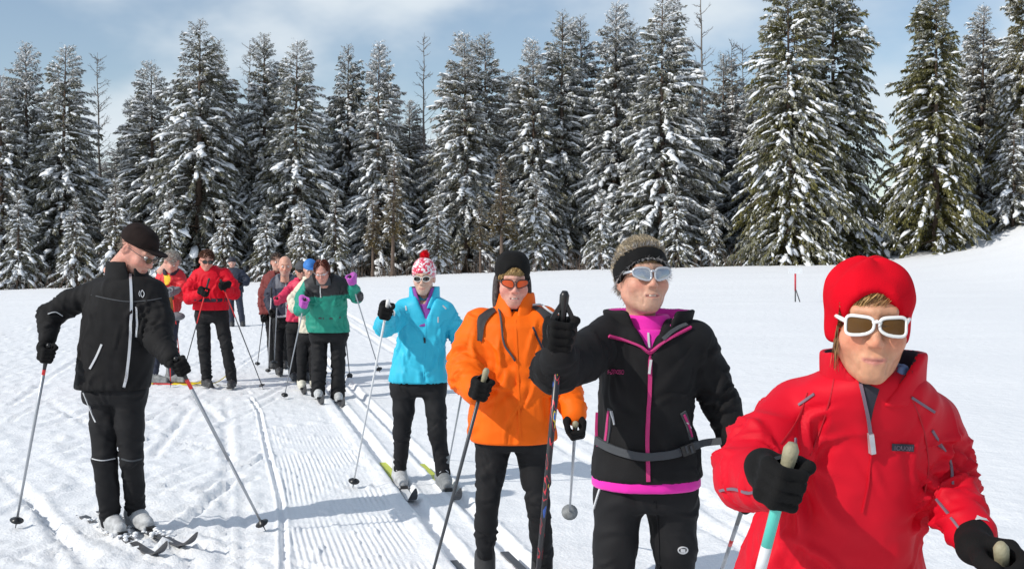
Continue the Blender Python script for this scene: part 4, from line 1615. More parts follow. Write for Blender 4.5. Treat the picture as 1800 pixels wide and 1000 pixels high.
    def boots(s, m, dirs=((0.24, -0.97), (0.24, -0.97)), size=1.0, h=0.11, lift=(0, 0), mats=None, snow=True):
        s.feet = []
        for i, c in enumerate(s.legs):
            an = c[-1][0].copy()
            f = unit([dirs[i][0], dirs[i][1], 0])
            sd = np.array([-f[1], f[0], 0])
            gz = snow_z(an[0] + f[0] * 0.06, an[1] + f[1] * 0.06) + 0.03 + lift[i]
            o0 = np.array([an[0], an[1], gz])
            def fn(P, o0=o0, f=f, sd=sd, an=an):
                q = P - o0.astype(np.float32)
                x, y, z = q @ f.astype(np.float32), q @ sd.astype(np.float32), q[:, 2]
                L = np.stack([x, y, z], 1)
                d = rc(L, (-0.055, 0, 0.045), (0.06, 0, 0.045), 0.046, 0.050)
                d = smin(d, rc(L, (0.06, 0, 0.042), (0.165, 0, 0.036), 0.048, 0.034), 0.02)
                d = smin(d, rc(L, (-0.03, 0, 0.06), (-0.02, 0, h + 0.10), 0.052, 0.050), 0.03)
                d = smax(d, 0.004 - z, 0.004)
                sole = smax(np.maximum(np.abs(z - 0.004) - 0.010, np.maximum(np.abs(x - 0.055) - 0.145, np.abs(y) - 0.044)), -1e3 * np.ones_like(z), 0.001)
                return smin(d, sole, 0.003) * 1.0
            V, F = build(fn, o0 - [0.28, 0.28, 0.05], o0 + [0.28, 0.28, 0.34], max(s.res * 0.95, 0.009))
            V = wrinkle(V, vnormals(V, F), [(o0 + [0, 0, 0.1], (0, 0, 1), 0.08, 0.004, 0.03)], 0.0015, 17, False)
            bo = add("boot", V, F, (mats[i] if mats else m), s.root)
            # laces / strap
            put = Acc()
            for k in range(4):
                zc = 0.075 + 0.024 * k
                xc = 0.075 - 0.030 * k
                a = [o0 + f * (xc - 0.012) + sd * y + np.array([0, 0, zc + 0.018 * (1 - (y / 0.03) ** 2)]) for y in (-0.032, -0.016, 0, 0.016, 0.032)]
                put_tube(put, np.array(a), 0.0035, n=5)
            add("laces", *put.get(), M_LGREY, bo)
            s.feet.append((o0, f))

    def glove(s, arm, hand, pole, m=None, mirror=1, xdir=None, size=1.0, cuff=0.040, name="glove", grip=True, mcuff=None):
        """closed hand round a pole; hand = world point of the grip centre, pole = up direction of the pole"""
        m = m or M_GLOVE
        size *= 0.92
        wr = s.arms[arm][-1][0]
        z = unit(pole)
        x = np.asarray(xdir, float) if xdir is not None else hand - wr
        x = unit(x - z * (x @ z))
        y = np.cross(z, x) * mirror
        Rm = np.stack([x, y, z], 1).astype(np.float32)
        hand = np.asarray(hand, float)
        wl = (wr - hand) @ Rm / size
        def fn(P):
            q = (P - hand.astype(np.float32)) @ Rm / size
            d = None
            for zi, l in ((0.034, 1.0), (0.0115, 1.08), (-0.0115, 1.0), (-0.033, 0.84)):
                a = rc(q, (-0.070, 0.012, zi * 0.55), (-0.010, 0.038, zi), 0.019, 0.0165)
                f = [(np.array([-0.010, 0.038, zi]), 0.0145), (np.array([0.036 * l, 0.030, zi * 1.05 - 0.002]), 0.0126),
                     (np.array([0.041 * l, -0.014, zi * 1.05 - 0.004]), 0.0120), (np.array([0.010, -0.036 * l, zi - 0.005]), 0.0105)]
                e = chain(q, f, 0.006)
                e = smin(a, e, 0.008)
                d = e if d is None else smin(d, e, 0.0016)
            th = chain(q, [(np.array([-0.062, -0.008, 0.018]), 0.021), (np.array([-0.022, -0.038, 0.036]), 0.0165), (np.array([0.020, -0.040, 0.047]), 0.0135)], 0.01)
            d = smin(d, th, 0.010)
            d = smin(d, rc(q, (-0.070, 0.008, 0.0), (-0.085, 0.004, 0.0), 0.034, 0.034), 0.018)
            d = smin(d, rc(q, (-0.085, 0.004, 0), wl, 0.034, cuff / size), 0.02)
            return d * size
        lo, hi = bounds([hand, wr], 0.12)
        V, F = build(fn, lo, hi, 0.0034 if s.res < 0.0080 else (0.0050 if s.res < 0.0105 else 0.0100))
        V = wrinkle(V, vnormals(V, F), [], 0.0012, 23)
        o = add(name, V, F, m, s.root)
        ax = unit(wr - hand)
        put = Acc()
        c = wr - ax * 0.005
        put_tube(put, np.array([c - ax * 0.012, c, c + ax * 0.012]), [cuff * 1.04, cuff * 1.10, cuff * 1.04], n=16, cap=False)
        add("cuff", *put.get(), mcuff or m, o)
        return o

def ico2():
    V = [v for v in ICO_V]
    F = []
    mid = {}
    def m(a, b):
        k = (min(a, b), max(a, b))
        if k not in mid:
            V.append(unit(V[a] + V[b]))
            mid[k] = len(V) - 1
        return mid[k]
    for a, b, c in ICO_F:
        x, y, z = m(a, b), m(b, c), m(c, a)
        F += [[a, x, z], [b, y, x], [c, z, y], [x, y, z]]
    return np.array(V), np.array(F)
ICO2_V, ICO2_F = ico2()

# ================================================================== equipment
def ski_pole(top, tip, label, shaft=None, segs=None, gl=1.0, r=0.0085, strap_to=None, basket=0.040, mgrip=None, hook=True, group="ski poles in hand", strapm=None, basket_m=None):
    top, tip = np.asarray(top, float), np.asarray(tip, float)
    ax = unit(tip - top)
    Lp = np.linalg.norm(tip - top)
    root = empty("ski_pole", tip)
    tag(root, label, "ski pole", group)
    segs = segs or [(0.0, 1.0, shaft or M_ALU)]
    for a, b, m in segs:
        p0, p1 = top + ax * (Lp - 0.05) * a, top + ax * (Lp - 0.05) * b
        tube_obj("shaft", [p0, 0.5 * (p0 + p1), p1], [r * (1 - 0.35 * a), r * (1 - 0.175 * (a + b)), r * (1 - 0.35 * b)], m, root, n=10)
    mg = mgrip or M_BLKP
    R0 = frames(np.array([top, tip]))[1][0]
    g = [top - ax * 0.012, top, top + ax * 0.02 * gl, top + ax * 0.06 * gl, top + ax * 0.11 * gl, top + ax * 0.15 * gl]
    tube_obj("grip", np.array(g), [0.008, 0.0142, 0.0138, 0.0115, 0.0125, 0.010], mg, root, n=12)
    # basket and spike
    tube_obj("tip", [top + ax * (Lp - 0.06), top + ax * Lp], [0.006, 0.0022], M_STEELD, root, n=8)
    bc = top + ax * (Lp - 0.055)
    put = Acc()
    put_tube(put, np.array([bc - ax * 0.022, bc - ax * 0.010, bc, bc + ax * 0.004]), [0.009, basket * 0.45, basket, basket * 0.92], n=14)
    add("basket", *put.get(), basket_m or M_BLKP, root)
    if strap_to is not None:
        w = np.asarray(strap_to, float)
        a0 = top + ax * 0.015
        sd = unit(np.cross(w - a0, ax) + 1e-6)
        for k in (-1, 1):
            mid = 0.5 * (a0 + w) + sd * 0.038 * k
            P = smooth_path(np.array([a0, mid, w + sd * 0.02 * k]), 10)
            N = np.tile(unit(np.cross(w - a0, sd)), (10, 1))
            V, F = ribbon(P, N, 0.014, 0.003, 0.003)
            add("strap", V, F, strapm or M_BLKP, root, smooth=False)
    return root

def ski(o0, f, label, fore=0.85, aft=0.9, mtop=None, tipm=None, segs=None, width=0.046, group="cross-country skis", z=None, curl=0.13):
    """o0 = boot sole point, f = pointing direction"""
    f = unit(f)
    sd = np.array([-f[1], f[0], 0])
    root = empty("ski", (o0[0], o0[1], o0[2] - 0.03))
    tag(root, label, "ski", group)
    zb = (o0[2] - 0.022) if z is None else z
    n = 46
    t = np.linspace(-aft, fore, n)
    zc = np.where(t > fore - 0.26, curl * ((t - fore + 0.26) / 0.26) ** 2.2, 0)
    wd = width * (0.5 + 0.5 * sstep(fore + 0.01, fore - 0.10, t)) * (1 - 0.12 * np.exp(-(t / 0.4) ** 2))
    wd[-1] *= 0.4
    P = np.stack([o0[0] + f[0] * t, o0[1] + f[1] * t, zb + zc], 1)
    up = np.array([0, 0, 1.0])
    th = np.interp(t, [-aft, -0.2, 0.2, fore - 0.3, fore], [0.008, 0.022, 0.022, 0.010, 0.006])
    segs = segs or [(-aft, fore, mtop or M_SKIB)]
    for a, b, m in segs:
        k = np.where((t >= a - 1e-6) & (t <= b + 1e-6))[0]
        if k[0] > 0:
            k = np.concatenate([[k[0] - 1], k])
        A = P[k] + sd * wd[k, None] / 2
        B = P[k] - sd * wd[k, None] / 2
        At, Bt = A + up * th[k, None], B + up * th[k, None]
        m_ = len(k)
        V = np.concatenate([A, At, Bt, B])
        i = np.arange(m_ - 1)
        F = np.concatenate([np.stack([q * m_ + i, q * m_ + i + 1, ((q + 1) % 4) * m_ + i + 1, ((q + 1) % 4) * m_ + i], -1) for q in range(4)])
        F = np.concatenate([F, [[0, m_, 2 * m_, 3 * m_], [m_ - 1, 4 * m_ - 1, 3 * m_ - 1, 2 * m_ - 1]]])
        add("ski_body", V, F, m, root, smooth=False)
    Rm = np.stack([f, sd, up], 1)
    a = Acc()
    a.put(*box(np.array([o0[0], o0[1], zb + 0.03]) + f * 0.17, np.array([0.045, 0.026, 0.012]), Rm))
    a.put(*box(np.array([o0[0], o0[1], zb + 0.026]) - f * 0.03, np.array([0.10, 0.022, 0.006]), Rm))
    add("binding", *a.get(), M_BLKP, root, smooth=False)
    return root

def text_px(name, body, surf, x, y, w, h, m, parent, slant=0.0, lift=0.004):
    """lettering laid on a garment; (x, y) = pixel of the lower left corner"""
    cu = bpy.data.curves.new(name, 'FONT')
    cu.body = body
    ob = bpy.data.objects.new(name + "_tmp", cu)
    COL.objects.link(ob)
    dg = bpy.context.evaluated_depsgraph_get()
    me = bpy.data.meshes.new_from_object(ob.evaluated_get(dg))
    co = np.array([v.co[:] for v in me.vertices])
    fs = [list(p.vertices) for p in me.polygons]
    bpy.data.objects.remove(ob)
    bpy.data.curves.remove(cu)
    bpy.data.meshes.remove(me)
    mn, mx = co.min(0), co.max(0)
    u = (co - mn) / np.maximum(mx - mn, 1e-9)
    V = []
    for a in u:
        q, n = surf.hit(x + a[0] * w, y - a[1] * h + slant * a[0] * w)
        V.append(q + n * lift)
    tri = []
    for f in fs:
        for k in range(1, len(f) - 1):
            tri.append([f[0], f[k], f[k + 1]])
    return add(name, np.array(V), np.array(tri), m, parent, smooth=False)

def on_snow(px, py, up=0.0):
    d = EYE * FOC / (py - HORIZON)
    p = W(px, py, d)
    p[2] = snow_z(p[0], p[1]) + up
    return p

def scalp(n, seed, zmin=0.02, ymin=-0.2, skull=(0.077, 0.097, 0.085), cen=(0, 0.014, 0.032), cond=None):
    r = np.random.default_rng(seed)
    v = nrm(r.normal(0, 1, (n * 6, 3)))
    p = v * np.array(skull) + np.array(cen)
    k = (p[:, 2] > zmin) & (p[:, 1] > ymin)
    if cond is not None:
        k &= cond(p)
    return p[k][:n]
# ================================================================== the people
def over(hand, tip, e=0.05):
    return hand + unit(hand - tip) * e

def beanie(P, c=(0, 0.014, 0.040), r=(0.092, 0.110, 0.090), face=(0, -0.125, -0.055), fr=(0.083, 0.095, 0.118), zmin=-0.06, low=None):
    d = ell(P, c, r)
    if low:
        d = smin(d, ell(P, low[0], low[1]), 0.03)
    d = smax(d, -ell(P, face, fr), 0.008)
    return smax(d, zmin - P[:, 2], 0.01)

# ---------------------------------------------------------------- 1 woman in red, nearest
M_SHIRT = mat('pale_blue_shirt', (0.20, 0.30, 0.55), 0.8, var=0.2)
p = Person("woman in red jacket, red hat and white-framed sunglasses, nearest to the camera", 2.42,
           dict(at=(1528, 566, 2.26), yaw=7, pitch=3, roll=2, scale=0.99, narrow=0.86), 0.0055,
           skin_opts=dict(skin=(0.60, 0.31, 0.19), flush=0.8, old=1, eyes=0, brows=0, fat=0.009, lips=(0.46, 0.17, 0.15), nose=0.95))
p.start([(650, 1478, 1588, 0.075, -0.11), (668, 1425, 1626, 0.105, -0.10), (700, 1390, 1650, 0.140, -0.05), (760, 1382, 1658, 0.15, 0), (840, 1366, 1622, 0.155, 0.02),
         (920, 1330, 1606, 0.165, 0.05), (1000, 1302, 1614, 0.175, 0.08), (1100, 1285, 1630, 0.18, 0.1), (1160, 1280, 1640, 0.18, 0.1)],
        [[(1402, 730, -0.02, 0.070), (1342, 796, -0.12, 0.066), (1314, 838, -0.18, 0.056), (1352, 850, -0.32, 0.046)],
         [(1632, 748, -0.02, 0.064), (1656, 800, 0.0, 0.056), (1660, 858, -0.02, 0.052), (1712, 938, -0.16, 0.046)]],
        [[(1380, 1190, 0.1, 0.10), (1385, 1460, 0.0, 0.065), (1390, 1700, 0.1, 0.05)], [(1540, 1190, 0.1, 0.10), (1540, 1460, 0.1, 0.065), (1545, 1700, 0.2, 0.05)]])
p.jacket(M_RED, amp=0.0047, seed=4, k=0.045)
J = p.J
p.trousers(M_BLACK2)
p.boots(M_BOOTD)
p.collar(M_RED, 0.092, 0.098, 0, 0, 2, 54, 0.006, at=W(1532, 704, 2.32), top=W(1534, 618, 2.30), mlin=M_DARKLIN, front=-8, ry=1.0)
p.collar(M_SHIRT, 0.070, 0.066, 0, 0, 8, 40, 0.004, at=W(1530, 706, 2.31), top=W(1530, 640, 2.30), name="inner_collar", front=0, parent=p.root)
zipo = ribbon_px("zip", J, [(1513, 676), (1520, 705), (1526, 735), (1529, 760)], 0.007, M_GREYP, p.jk, 20, 0.004)
patch_px("zip_opening", J, [(1508, 668), (1518, 700), (1527, 748)], [(1545, 684), (1536, 712), (1529, 748)], M_DARKLIN, p.jk, 14, 6, 0.003)
ribbon_px("zip_pull", J, [(1529, 760), (1530, 778), (1531, 795)], 0.011, M_SILVER, p.jk, 8, 0.006, 0.005)
for pts in ([(1404, 712), (1432, 692)], [(1602, 698), (1642, 724)], [(1638, 756), (1652, 780), (1672, 812), (1674, 850)], [(1646, 876), (1662, 896), (1694, 938)],
            [(1266, 862), (1290, 858), (1312, 866), (1326, 864)], [(1398, 770), (1396, 790), (1388, 800)]):
    ribbon_px("piping", J, pts, 0.0055, M_GREYP, p.jk, 12, 0.001, 0.002)
M_REDSEAM = mat("red_seam_thread", (0.42, 0.003, 0.014), 0.8)
for pts in ([(1468, 652), (1462, 690), (1444, 750), (1424, 800)], [(1598, 690), (1622, 750), (1632, 820), (1622, 880)], [(1420, 690), (1400, 740), (1372, 780)]):
    ribbon_px("sleeve_seam", J, pts, 0.003, M_REDSEAM, p.jk, 22, 0.0006, 0.0012)
ribbon_px("centre_seam", J, [(1531, 800), (1526, 850), (1516, 900)], 0.003, M_RED, p.jk, 14, 0.001, 0.002)
patch_px("chest_label", J, [(1567, 778), (1567, 791)], [(1607, 780), (1606, 793)], M_DARKLIN, p.jk, 4, 6, 0.003)
text_px("lettering", "1OUOU1", J, 1571, 789, 32, 8, M_GREYP, p.jk, 0.04, 0.006)
ht = p.headwear("hat", lambda P: beanie(P, (0, 0.016, 0.050), (0.101, 0.114, 0.078), (0, -0.130, -0.040), (0.099, 0.104, 0.118), -0.046, ((0, 0.036, -0.02), (0.094, 0.086, 0.062)))
                - 0.004 * np.sin(np.arctan2(P[:, 0], P[:, 1]) * 4) * sstep(0.05, 0.11, P[:, 2]), M_REDHAT, noise=0.0035)
p.glasses(M_WHITEF, M_LBROWN, "rect", w=0.059, h=0.035, gap=0.012, r=0.0036, y0=-0.112, z=0.004, wrap=3.2, tilt=0.0)
r_ = np.random.default_rng(1)
n_ = 700
fx = np.clip(r_.normal(-0.022, 0.030, n_), -0.072, 0.045)
rt = np.stack([fx, -0.080 + 8.0 * fx ** 2, 0.079 - 7 * fx ** 2 + r_.uniform(-.006, .004, n_)], 1)
p.hair(rt, np.stack([-0.9 - fx * 4, np.full(n_, -0.15), np.full(n_, -0.75)], 1), 0.058, colour=(0.40, 0.24, 0.09), grav=0.05, lift=0.003, jit=0.06, seed=2, width=0.0013)
n_ = 600
rt = np.stack([np.full(n_, -0.076), r_.uniform(-0.062, -0.01, n_), r_.uniform(-0.01, 0.045, n_)], 1)
p.hair(rt, np.tile([-0.05, 0.05, -1], (n_, 1)), 0.080, colour=(0.24, 0.13, 0.055), grav=0.15, lift=0.003, jit=0.07, seed=3, width=0.0014)
h1 = W(1376, 848, 1.995)
tip = W(1105, 1909, 2.2)
p.glove(0, h1, over(h1, tip) - tip, mirror=-1, xdir=(0.30, -0.93, 0.1), size=0.90)
ski_pole(over(h1, tip, 0.062), tip, "teal and white ski pole in the nearest woman's right hand",
         segs=[(0, 0.145, M_TEAL), (0.145, 0.185, M_WPOLE), (0.185, 0.62, M_TEAL), (0.62, 1, M_WPOLE)], mgrip=M_CORK, gl=0.66, r=0.0105, strap_to=p.arms[0][-1][0] + [0, -0.05, 0.0])
h2 = W(1762, 1000, 2.13)
tip = W(1800, 1640, 2.75)
p.glove(1, h2, over(h2, tip) - tip, mirror=1, xdir=(0.5, -0.7, -0.5), size=0.92, mcuff=M_LGREY, cuff=0.040)
ski_pole(over(h2, tip, 0.055), tip, "cork-gripped ski pole at the lower right corner in the nearest woman's left hand", shaft=M_TEAL, mgrip=M_CORK, r=0.0095)

# ---------------------------------------------------------------- 2 woman in black and magenta
p = Person("woman in black jacket with magenta zip, furry black headband and mirrored sunglasses", 3.80,
           dict(at=(1129, 490, 3.80), yaw=18, pitch=-7, roll=0, scale=1.03, narrow=0.90), 0.0065,
           skin_opts=dict(skin=(0.58, 0.345, 0.25), flush=0.8, old=1, eyes=0, fat=0.010, open=0.0022, brows=0, lips=(0.46, 0.20, 0.17)))
p.start([(560, 1098, 1182, 0.075, 0.02), (572, 1070, 1212, 0.10, 0.01), (590, 1058, 1226, 0.12, 0), (620, 1060, 1224, 0.130, 0), (680, 1056, 1218, 0.130, 0), (735, 1052, 1214, 0.125, 0),
         (785, 1046, 1226, 0.135, 0), (825, 1040, 1231, 0.150, 0), (838, 1038, 1233, 0.150, 0)],
        [[(1072, 592, 0.0, 0.075), (1020, 630, -0.18, 0.070), (977, 652, -0.34, 0.064), (984, 622, -0.44, 0.050)],
         [(1218, 600, 0.0, 0.072), (1246, 660, 0.03, 0.062), (1268, 710, 0.03, 0.056), (1300, 800, -0.02, 0.046)]],
        [[(1090, 876, 0.0, 0.094), (1082, 960, -0.03, 0.080), (1077, 1040, -0.06, 0.064), (1075, 1240, 0.06, 0.050)],
         [(1180, 876, 0.0, 0.094), (1186, 960, 0.0, 0.082), (1188, 1040, 0.02, 0.062), (1192, 1235, 0.1, 0.050)]])
vz = W(1142, 626, 3.7)
p.jacket(M_BLACK, amp=0.0035, seed=8, hollow=0.03, inner=lambda P: np.maximum((np.abs(P[:, 0] - vz[0]) - 0.52 * (P[:, 2] - vz[2])) * 0.88, P[:, 1] - 3.83))
J = p.J
p.trousers(M_BLACK2, [(800, 1052, 1220, 0.11, 0), (850, 1048, 1225, 0.12, 0), (880, 1048, 1222, 0.115, 0), (892, 1052, 1218, 0.10, 0)])
p.boots(M_BOOTD)
# magenta layer showing under the hem
ul = Loft(lerp_rows([(800, 1048, 1224, 0.135, 0), (835, 1038, 1233, 0.150, 0), (853, 1037, 1234, 0.152, 0)], p.d))
V, F = build(lambda P: smax(ul(P, inset=0.006), -ul(P, inset=0.018, z0=ul.z0 - 1, z1=ul.z0 + 0.04), 0.004), W(1030, 870, 3.8) - [0.05, 0.22, 0.02], W(1240, 790, 3.8) + [0.05, 0.22, 0.0], 0.006)
V = wrinkle(V, vnormals(V, F), [], 0.0012, 44)
add("magenta_shirt_hem", V, F, M_PINK, p.root)
nb = W(1135, 600, 3.80)
p.collar(M_BLACK, 0.104, 0.148, 0, 0, 16, 34, 0.007, at=W(1140, 616, 3.79), top=W(1140, 544, 3.83), mlin=M_PINK, front=0, ry=0.78)
p.collar(M_PINK, 0.074, 0.070, 0, 0, 0, 0, 0.004, at=W(1140, 620, 3.81), top=W(1136, 553, 3.825), name="turtleneck", parent=p.root, ry=1.05)
neck_s = p.collar(M_PINK, 0.122, 0.084, 0, 0, 0, 0, 0.004, at=W(1141, 640, 3.79), top=W(1138, 578, 3.81), name="turtleneck_base", parent=p.root, ry=0.9)[1]
ribbon_px("shirt_zip", neck_s, [(1139, 575), (1139.5, 590), (1141, 612)], 0.007, M_LGREY, p.root, 10, 0.003)
ribbon_px("zip", J, [(1143, 622), (1142, 688), (1138, 760), (1139, 815), (1139.5, 846)], 0.0135, M_PINKZ, p.jk, 40, 0.002, 0.003)
ribbon_px("zip_pull", J, [(1144, 632), (1142, 646), (1141, 657)], 0.008, M_LGREY, p.jk, 8, 0.008, 0.004)
ribbon_px("lapel_piping", J, [(1069, 592), (1095, 598), (1122, 607), (1141, 622)], 0.008, M_PINKZ, p.jk, 20, 0.006, 0.004)
ribbon_px("lapel_piping", J, [(1214, 577), (1192, 588), (1166, 602), (1145, 622)], 0.008, M_PINKZ, p.jk, 20, 0.006, 0.004)
ribbon_px("lapel_lining", J, [(1206, 574), (1186, 582), (1165, 597)], 0.014, M_DGREY, p.jk, 12, 0.009, 0.004)
for pts, m_, w_ in (([(1073, 718), (1070, 745), (1066, 778)], M_DGREY, 0.022), ([(1072, 722), (1069, 748), (1066, 774)], M_PINKZ, 0.009), ([(1076, 722), (1080, 745)], M_LGREY, 0.005),
                    ([(1200, 724), (1208, 745), (1214, 772)], M_DGREY, 0.022), ([(1201, 728), (1209, 750), (1214, 768)], M_PINKZ, 0.008), ([(1205, 742), (1212, 752)], M_LGREY, 0.004),
                    ([(1051, 726), (1050, 760), (1053, 784)], M_PINKZ, 0.006)):
    ribbon_px("pocket_zip", J, pts, w_, m_, p.jk, 14, 0.002 if m_ is M_DGREY else 0.005, 0.003)
belt = ribbon_px("waist_strap", J, [(1050, 773), (1064, 782), (1088, 793), (1130, 803), (1178, 799), (1202, 791), (1224, 781)], 0.027, M_DGREY, p.root, 50, 0.006, 0.005)
q0, _ = J.hit(1222, 782)
tl = smooth_path(np.array([q0 + [0, -0.012, 0], W(1240, 778, 3.76), W(1268, 775, 3.74)]), 10)
V, F = ribbon(tl, np.tile([0.0, -1, 0.1], (10, 1)), 0.024, 0.0, 0.004)
add("strap_end", V, F, M_DGREY, belt, smooth=False)
q1, n1 = J.hit(1204, 790)
V, F = box(q1 + n1 * 0.016, np.array([0.022, 0.006, 0.017]), rot(12, 0, -18))
add("buckle", V, F, M_BLKP, belt, smooth=False)
for dx in (-0.008, 0.008):
    V, F = box(q1 + n1 * 0.024 + np.array([dx, 0, 0]), np.array([0.003, 0.003, 0.012]), rot(12, 0, -18))
    add("buckle_bar", V, F, M_DGREY, belt, smooth=False)
text_px("lettering", "DODOOSIO", J, 1069, 656, 29, 8, M_PINKZ, p.jk, 0.06, 0.005)
ribbon_px("pocket_trim", p.T, [(1062, 842), (1054, 862), (1045, 893)], 0.007, M_LGREY, p.tr, 12, 0.002, 0.003)
P_, N_ = p.T.path([(1200 + 8 * math.cos(a), 966 + 5.5 * math.sin(a)) for a in np.linspace(0, 2 * math.pi, 18)], 36)
V, F = ribbon(P_, N_, 0.004, 0.003, 0.002)
add("oval_logo", V, F, M_LGREY, p.tr, smooth=False)
patch_px("logo_mark", p.T, [(1196, 963), (1196, 969)], [(1204, 964), (1204, 970)], M_LGREY, p.tr, 4, 4, 0.004)
ribbon_px("trouser_seam", p.T, [(1151, 880), (1158, 930), (1160, 1000)], 0.003, M_BLACK2, p.tr, 16, 0.002, 0.002)
def band(P):
    d = np.abs(ell(P, (0, 0.016, 0.030), (0.086, 0.106, 0.094))) - 0.009
    n = unit([0, 0.46, 0.89])
    s_ = (P - np.array([0, -0.005, 0.034], np.float32)) @ n.astype(np.float32)
    hw = 0.026 + 0.22 * np.maximum(np.abs(P[:, 0]) - 0.045, 0)
    return smax(d, np.abs(s_) - hw, 0.008)
hb = p.headwear("headband", band, M_GLOVE, noise=0.002)
r_ = np.random.default_rng(7)
c_ = lambda q: (q @ unit([0, 0.46, 0.89]) > 0.038)
rt = scalp(4200, 5, -0.05, -0.06, cond=c_)
out = nrm(rt - np.array([0, 0.01, 0.0]))
p.hair(rt, out * 0.45 + np.array([-0.12, 0.75, 0.30]), 0.045, colour=(0.38, 0.31, 0.21), stick=0.75, grav=0.05, lift=0.011, jit=0.10, clump=0.6, seed=6, width=0.0010, cvar=0.5)
rt = scalp(1200, 15, -0.08, 0.02, cond=lambda q: q[:, 2] < 0.02)
p.hair(rt, nrm(rt) * 0.4 + np.array([-0.1, 0.4, -0.8]), 0.034, colour=(0.30, 0.24, 0.16), stick=0.5, lift=0.008, jit=0.12, clump=0.6, seed=16, width=0.0012, cvar=0.5)
n_ = 360
fx = r_.uniform(-0.06, 0.055, n_)
rt = np.stack([fx, -0.084 + 7.0 * fx ** 2, 0.070 - 4 * fx ** 2 + r_.uniform(-.004, .004, n_)], 1)
p.hair(rt, np.stack([-0.6 + 0 * fx, np.full(n_, -0.25), np.full(n_, -0.9)], 1), 0.036, colour=(0.36, 0.24, 0.12), grav=0.03, lift=0.003, jit=0.10, seed=8, width=0.0012)
# fur trim on the headband edges
an = r_.uniform(0, 2 * math.pi, 900)
ed = np.where(r_.uniform(size=900) < 0.55, -1.0, 1.0)
n3 = unit([0, 0.46, 0.89])
e1 = np.array([1.0, 0, 0])
e2 = np.cross(n3, e1)
hw = 0.024 + 0.22 * np.maximum(np.abs(np.cos(an)) * 0.086 - 0.045, 0)
rt = np.array([0, 0.014, 0.026]) + np.cos(an)[:, None] * e1 * 0.092 + np.sin(an)[:, None] * e2 * 0.112 + n3 * (ed * hw)[:, None]
p.hair(rt, n3 * ed[:, None] + nrm(rt) * 0.9, 0.020, n=3, colour=(0.33, 0.33, 0.34), stick=0.0, lift=0.0, jit=0.3, seed=9, width=0.0010, name="fur_trim")
p.glasses(M_SILF, M_LSILV, "wrap", w=0.062, h=0.037, gap=0.014, r=0.0038, y0=-0.112, z=0.004, wrap=3.0, tilt=0.04)
add("teeth", p.h2w(box(np.array([0, -0.0955, -0.0632]), np.array([0.012, 0.003, 0.0016]))[0]), box(np.zeros(3), np.ones(3))[1], M_TEETH, p.root)
h1 = W(986, 586, 3.34)
tip = W(913, 1356, 3.55)
p.glove(0, h1, over(h1, tip) - tip, mirror=-1, xdir=(0.15, -0.9, 0.0), size=1.02)
ski_pole(over(h1, tip, 0.115), tip, "black ski pole with coloured flames raised in front of the orange jacket",
         segs=[(0, 0.14, M_CARBON), (0.14, 0.60, M_FLAME), (0.60, 1, M_CARBON)], r=0.0110, mgrip=M_BLKP, strap_to=p.arms[0][-1][0] + [0, -0.04, 0.0])
h2 = W(1312, 872, 3.76)
tip = W(1232, 1110, 4.85)
p.glove(1, h2, over(h2, tip) - tip, mirror=1, xdir=(0.2, -0.9, -0.2))
ski_pole(over(h2, tip), tip, "grey patterned ski pole half hidden behind the sleeve of the nearest woman in red",
         segs=[(0, 0.2, M_CARBON), (0.2, 0.3, M_ALU), (0.3, 0.34, M_PRED), (0.34, 0.5, M_ALU), (0.5, 1, M_CARBON)])

# ---------------------------------------------------------------- 3 woman in orange
p = Person("woman in long orange jacket and black hat with earflaps and orange glasses", 5.33,
           dict(at=(901, 496, 5.33), yaw=6, pitch=5, roll=1, scale=1.03, narrow=0.90), 0.0075,
           skin_opts=dict(skin=(0.62, 0.34, 0.27), flush=0.9, eyes=0, fat=0.005, open=0.0030, brows=0, lips=(0.52, 0.22, 0.20)))
p.start([(546, 872, 938, 0.08, 0.02), (556, 848, 952, 0.11, 0.01), (570, 838, 964, 0.13, 0), (600, 836, 968, 0.145, 0), (660, 836, 968, 0.15, 0), (720, 827, 973, 0.155, 0),
         (760, 824, 977, 0.16, 0), (775, 828, 974, 0.155, 0)],
        [[(846, 573, 0.0, 0.085), (826, 622, -0.05, 0.086), (820, 658, -0.12, 0.080), (836, 688, -0.30, 0.058)],
         [(954, 568, 0.0, 0.082), (978, 628, 0.02, 0.076), (992, 668, 0.02, 0.070), (1010, 728, -0.08, 0.054)]],
        [[(868, 786, 0.0, 0.090), (861, 835, -0.03, 0.074), (857, 878, -0.05, 0.060), (854, 922, 0.0, 0.058), (853, 972, 0.04, 0.048)],
         [(935, 786, 0.0, 0.090), (943, 840, -0.02, 0.075), (946, 884, -0.03, 0.060), (951, 940, 0.02, 0.056), (956, 992, 0.06, 0.047)]])
M_ORGP = mat("plain_orange_nylon", (0.88, 0.135, 0.003), 0.62, bump=0.15, bscale=500, spec=0.2, var=0.05, vscale=9, crumple=0.5)
p.jacket(M_ORGP, amp=0.0055, seed=12, hollow=0.03)
J = p.J
p.trousers(M_BLACK2, [(740, 836, 966, 0.12, 0), (778, 838, 966, 0.13, 0), (788, 842, 962, 0.11, 0)])
p.boots(M_BOOTD, dirs=((0.1, -1), (0.3, -1)))
p.collar(M_ORGP, 0.098, 0.086, 0, 0, 1, 22, 0.007, at=W(905, 568, 5.33), top=W(904, 514, 5.36), mlin=M_DARKLIN, ry=1.0)
p.collar(M_DARKLIN, 0.072, 0.068, 0, 0, 0, 8, 0.005, at=W(904, 564, 5.34), top=W(904, 526, 5.35), name="scarf", parent=p.root)
M_CHAR = mat("charcoal_panel", (0.030, 0.027, 0.029), 0.75, bump=0.2, bscale=400)
patch_px("shoulder_panel", J, [(869, 541), (852, 549), (839, 562), (838, 600)], [(872, 550), (859, 561), (852, 576), (848, 601)], M_CHAR, p.jk, 18, 8, 0.009)
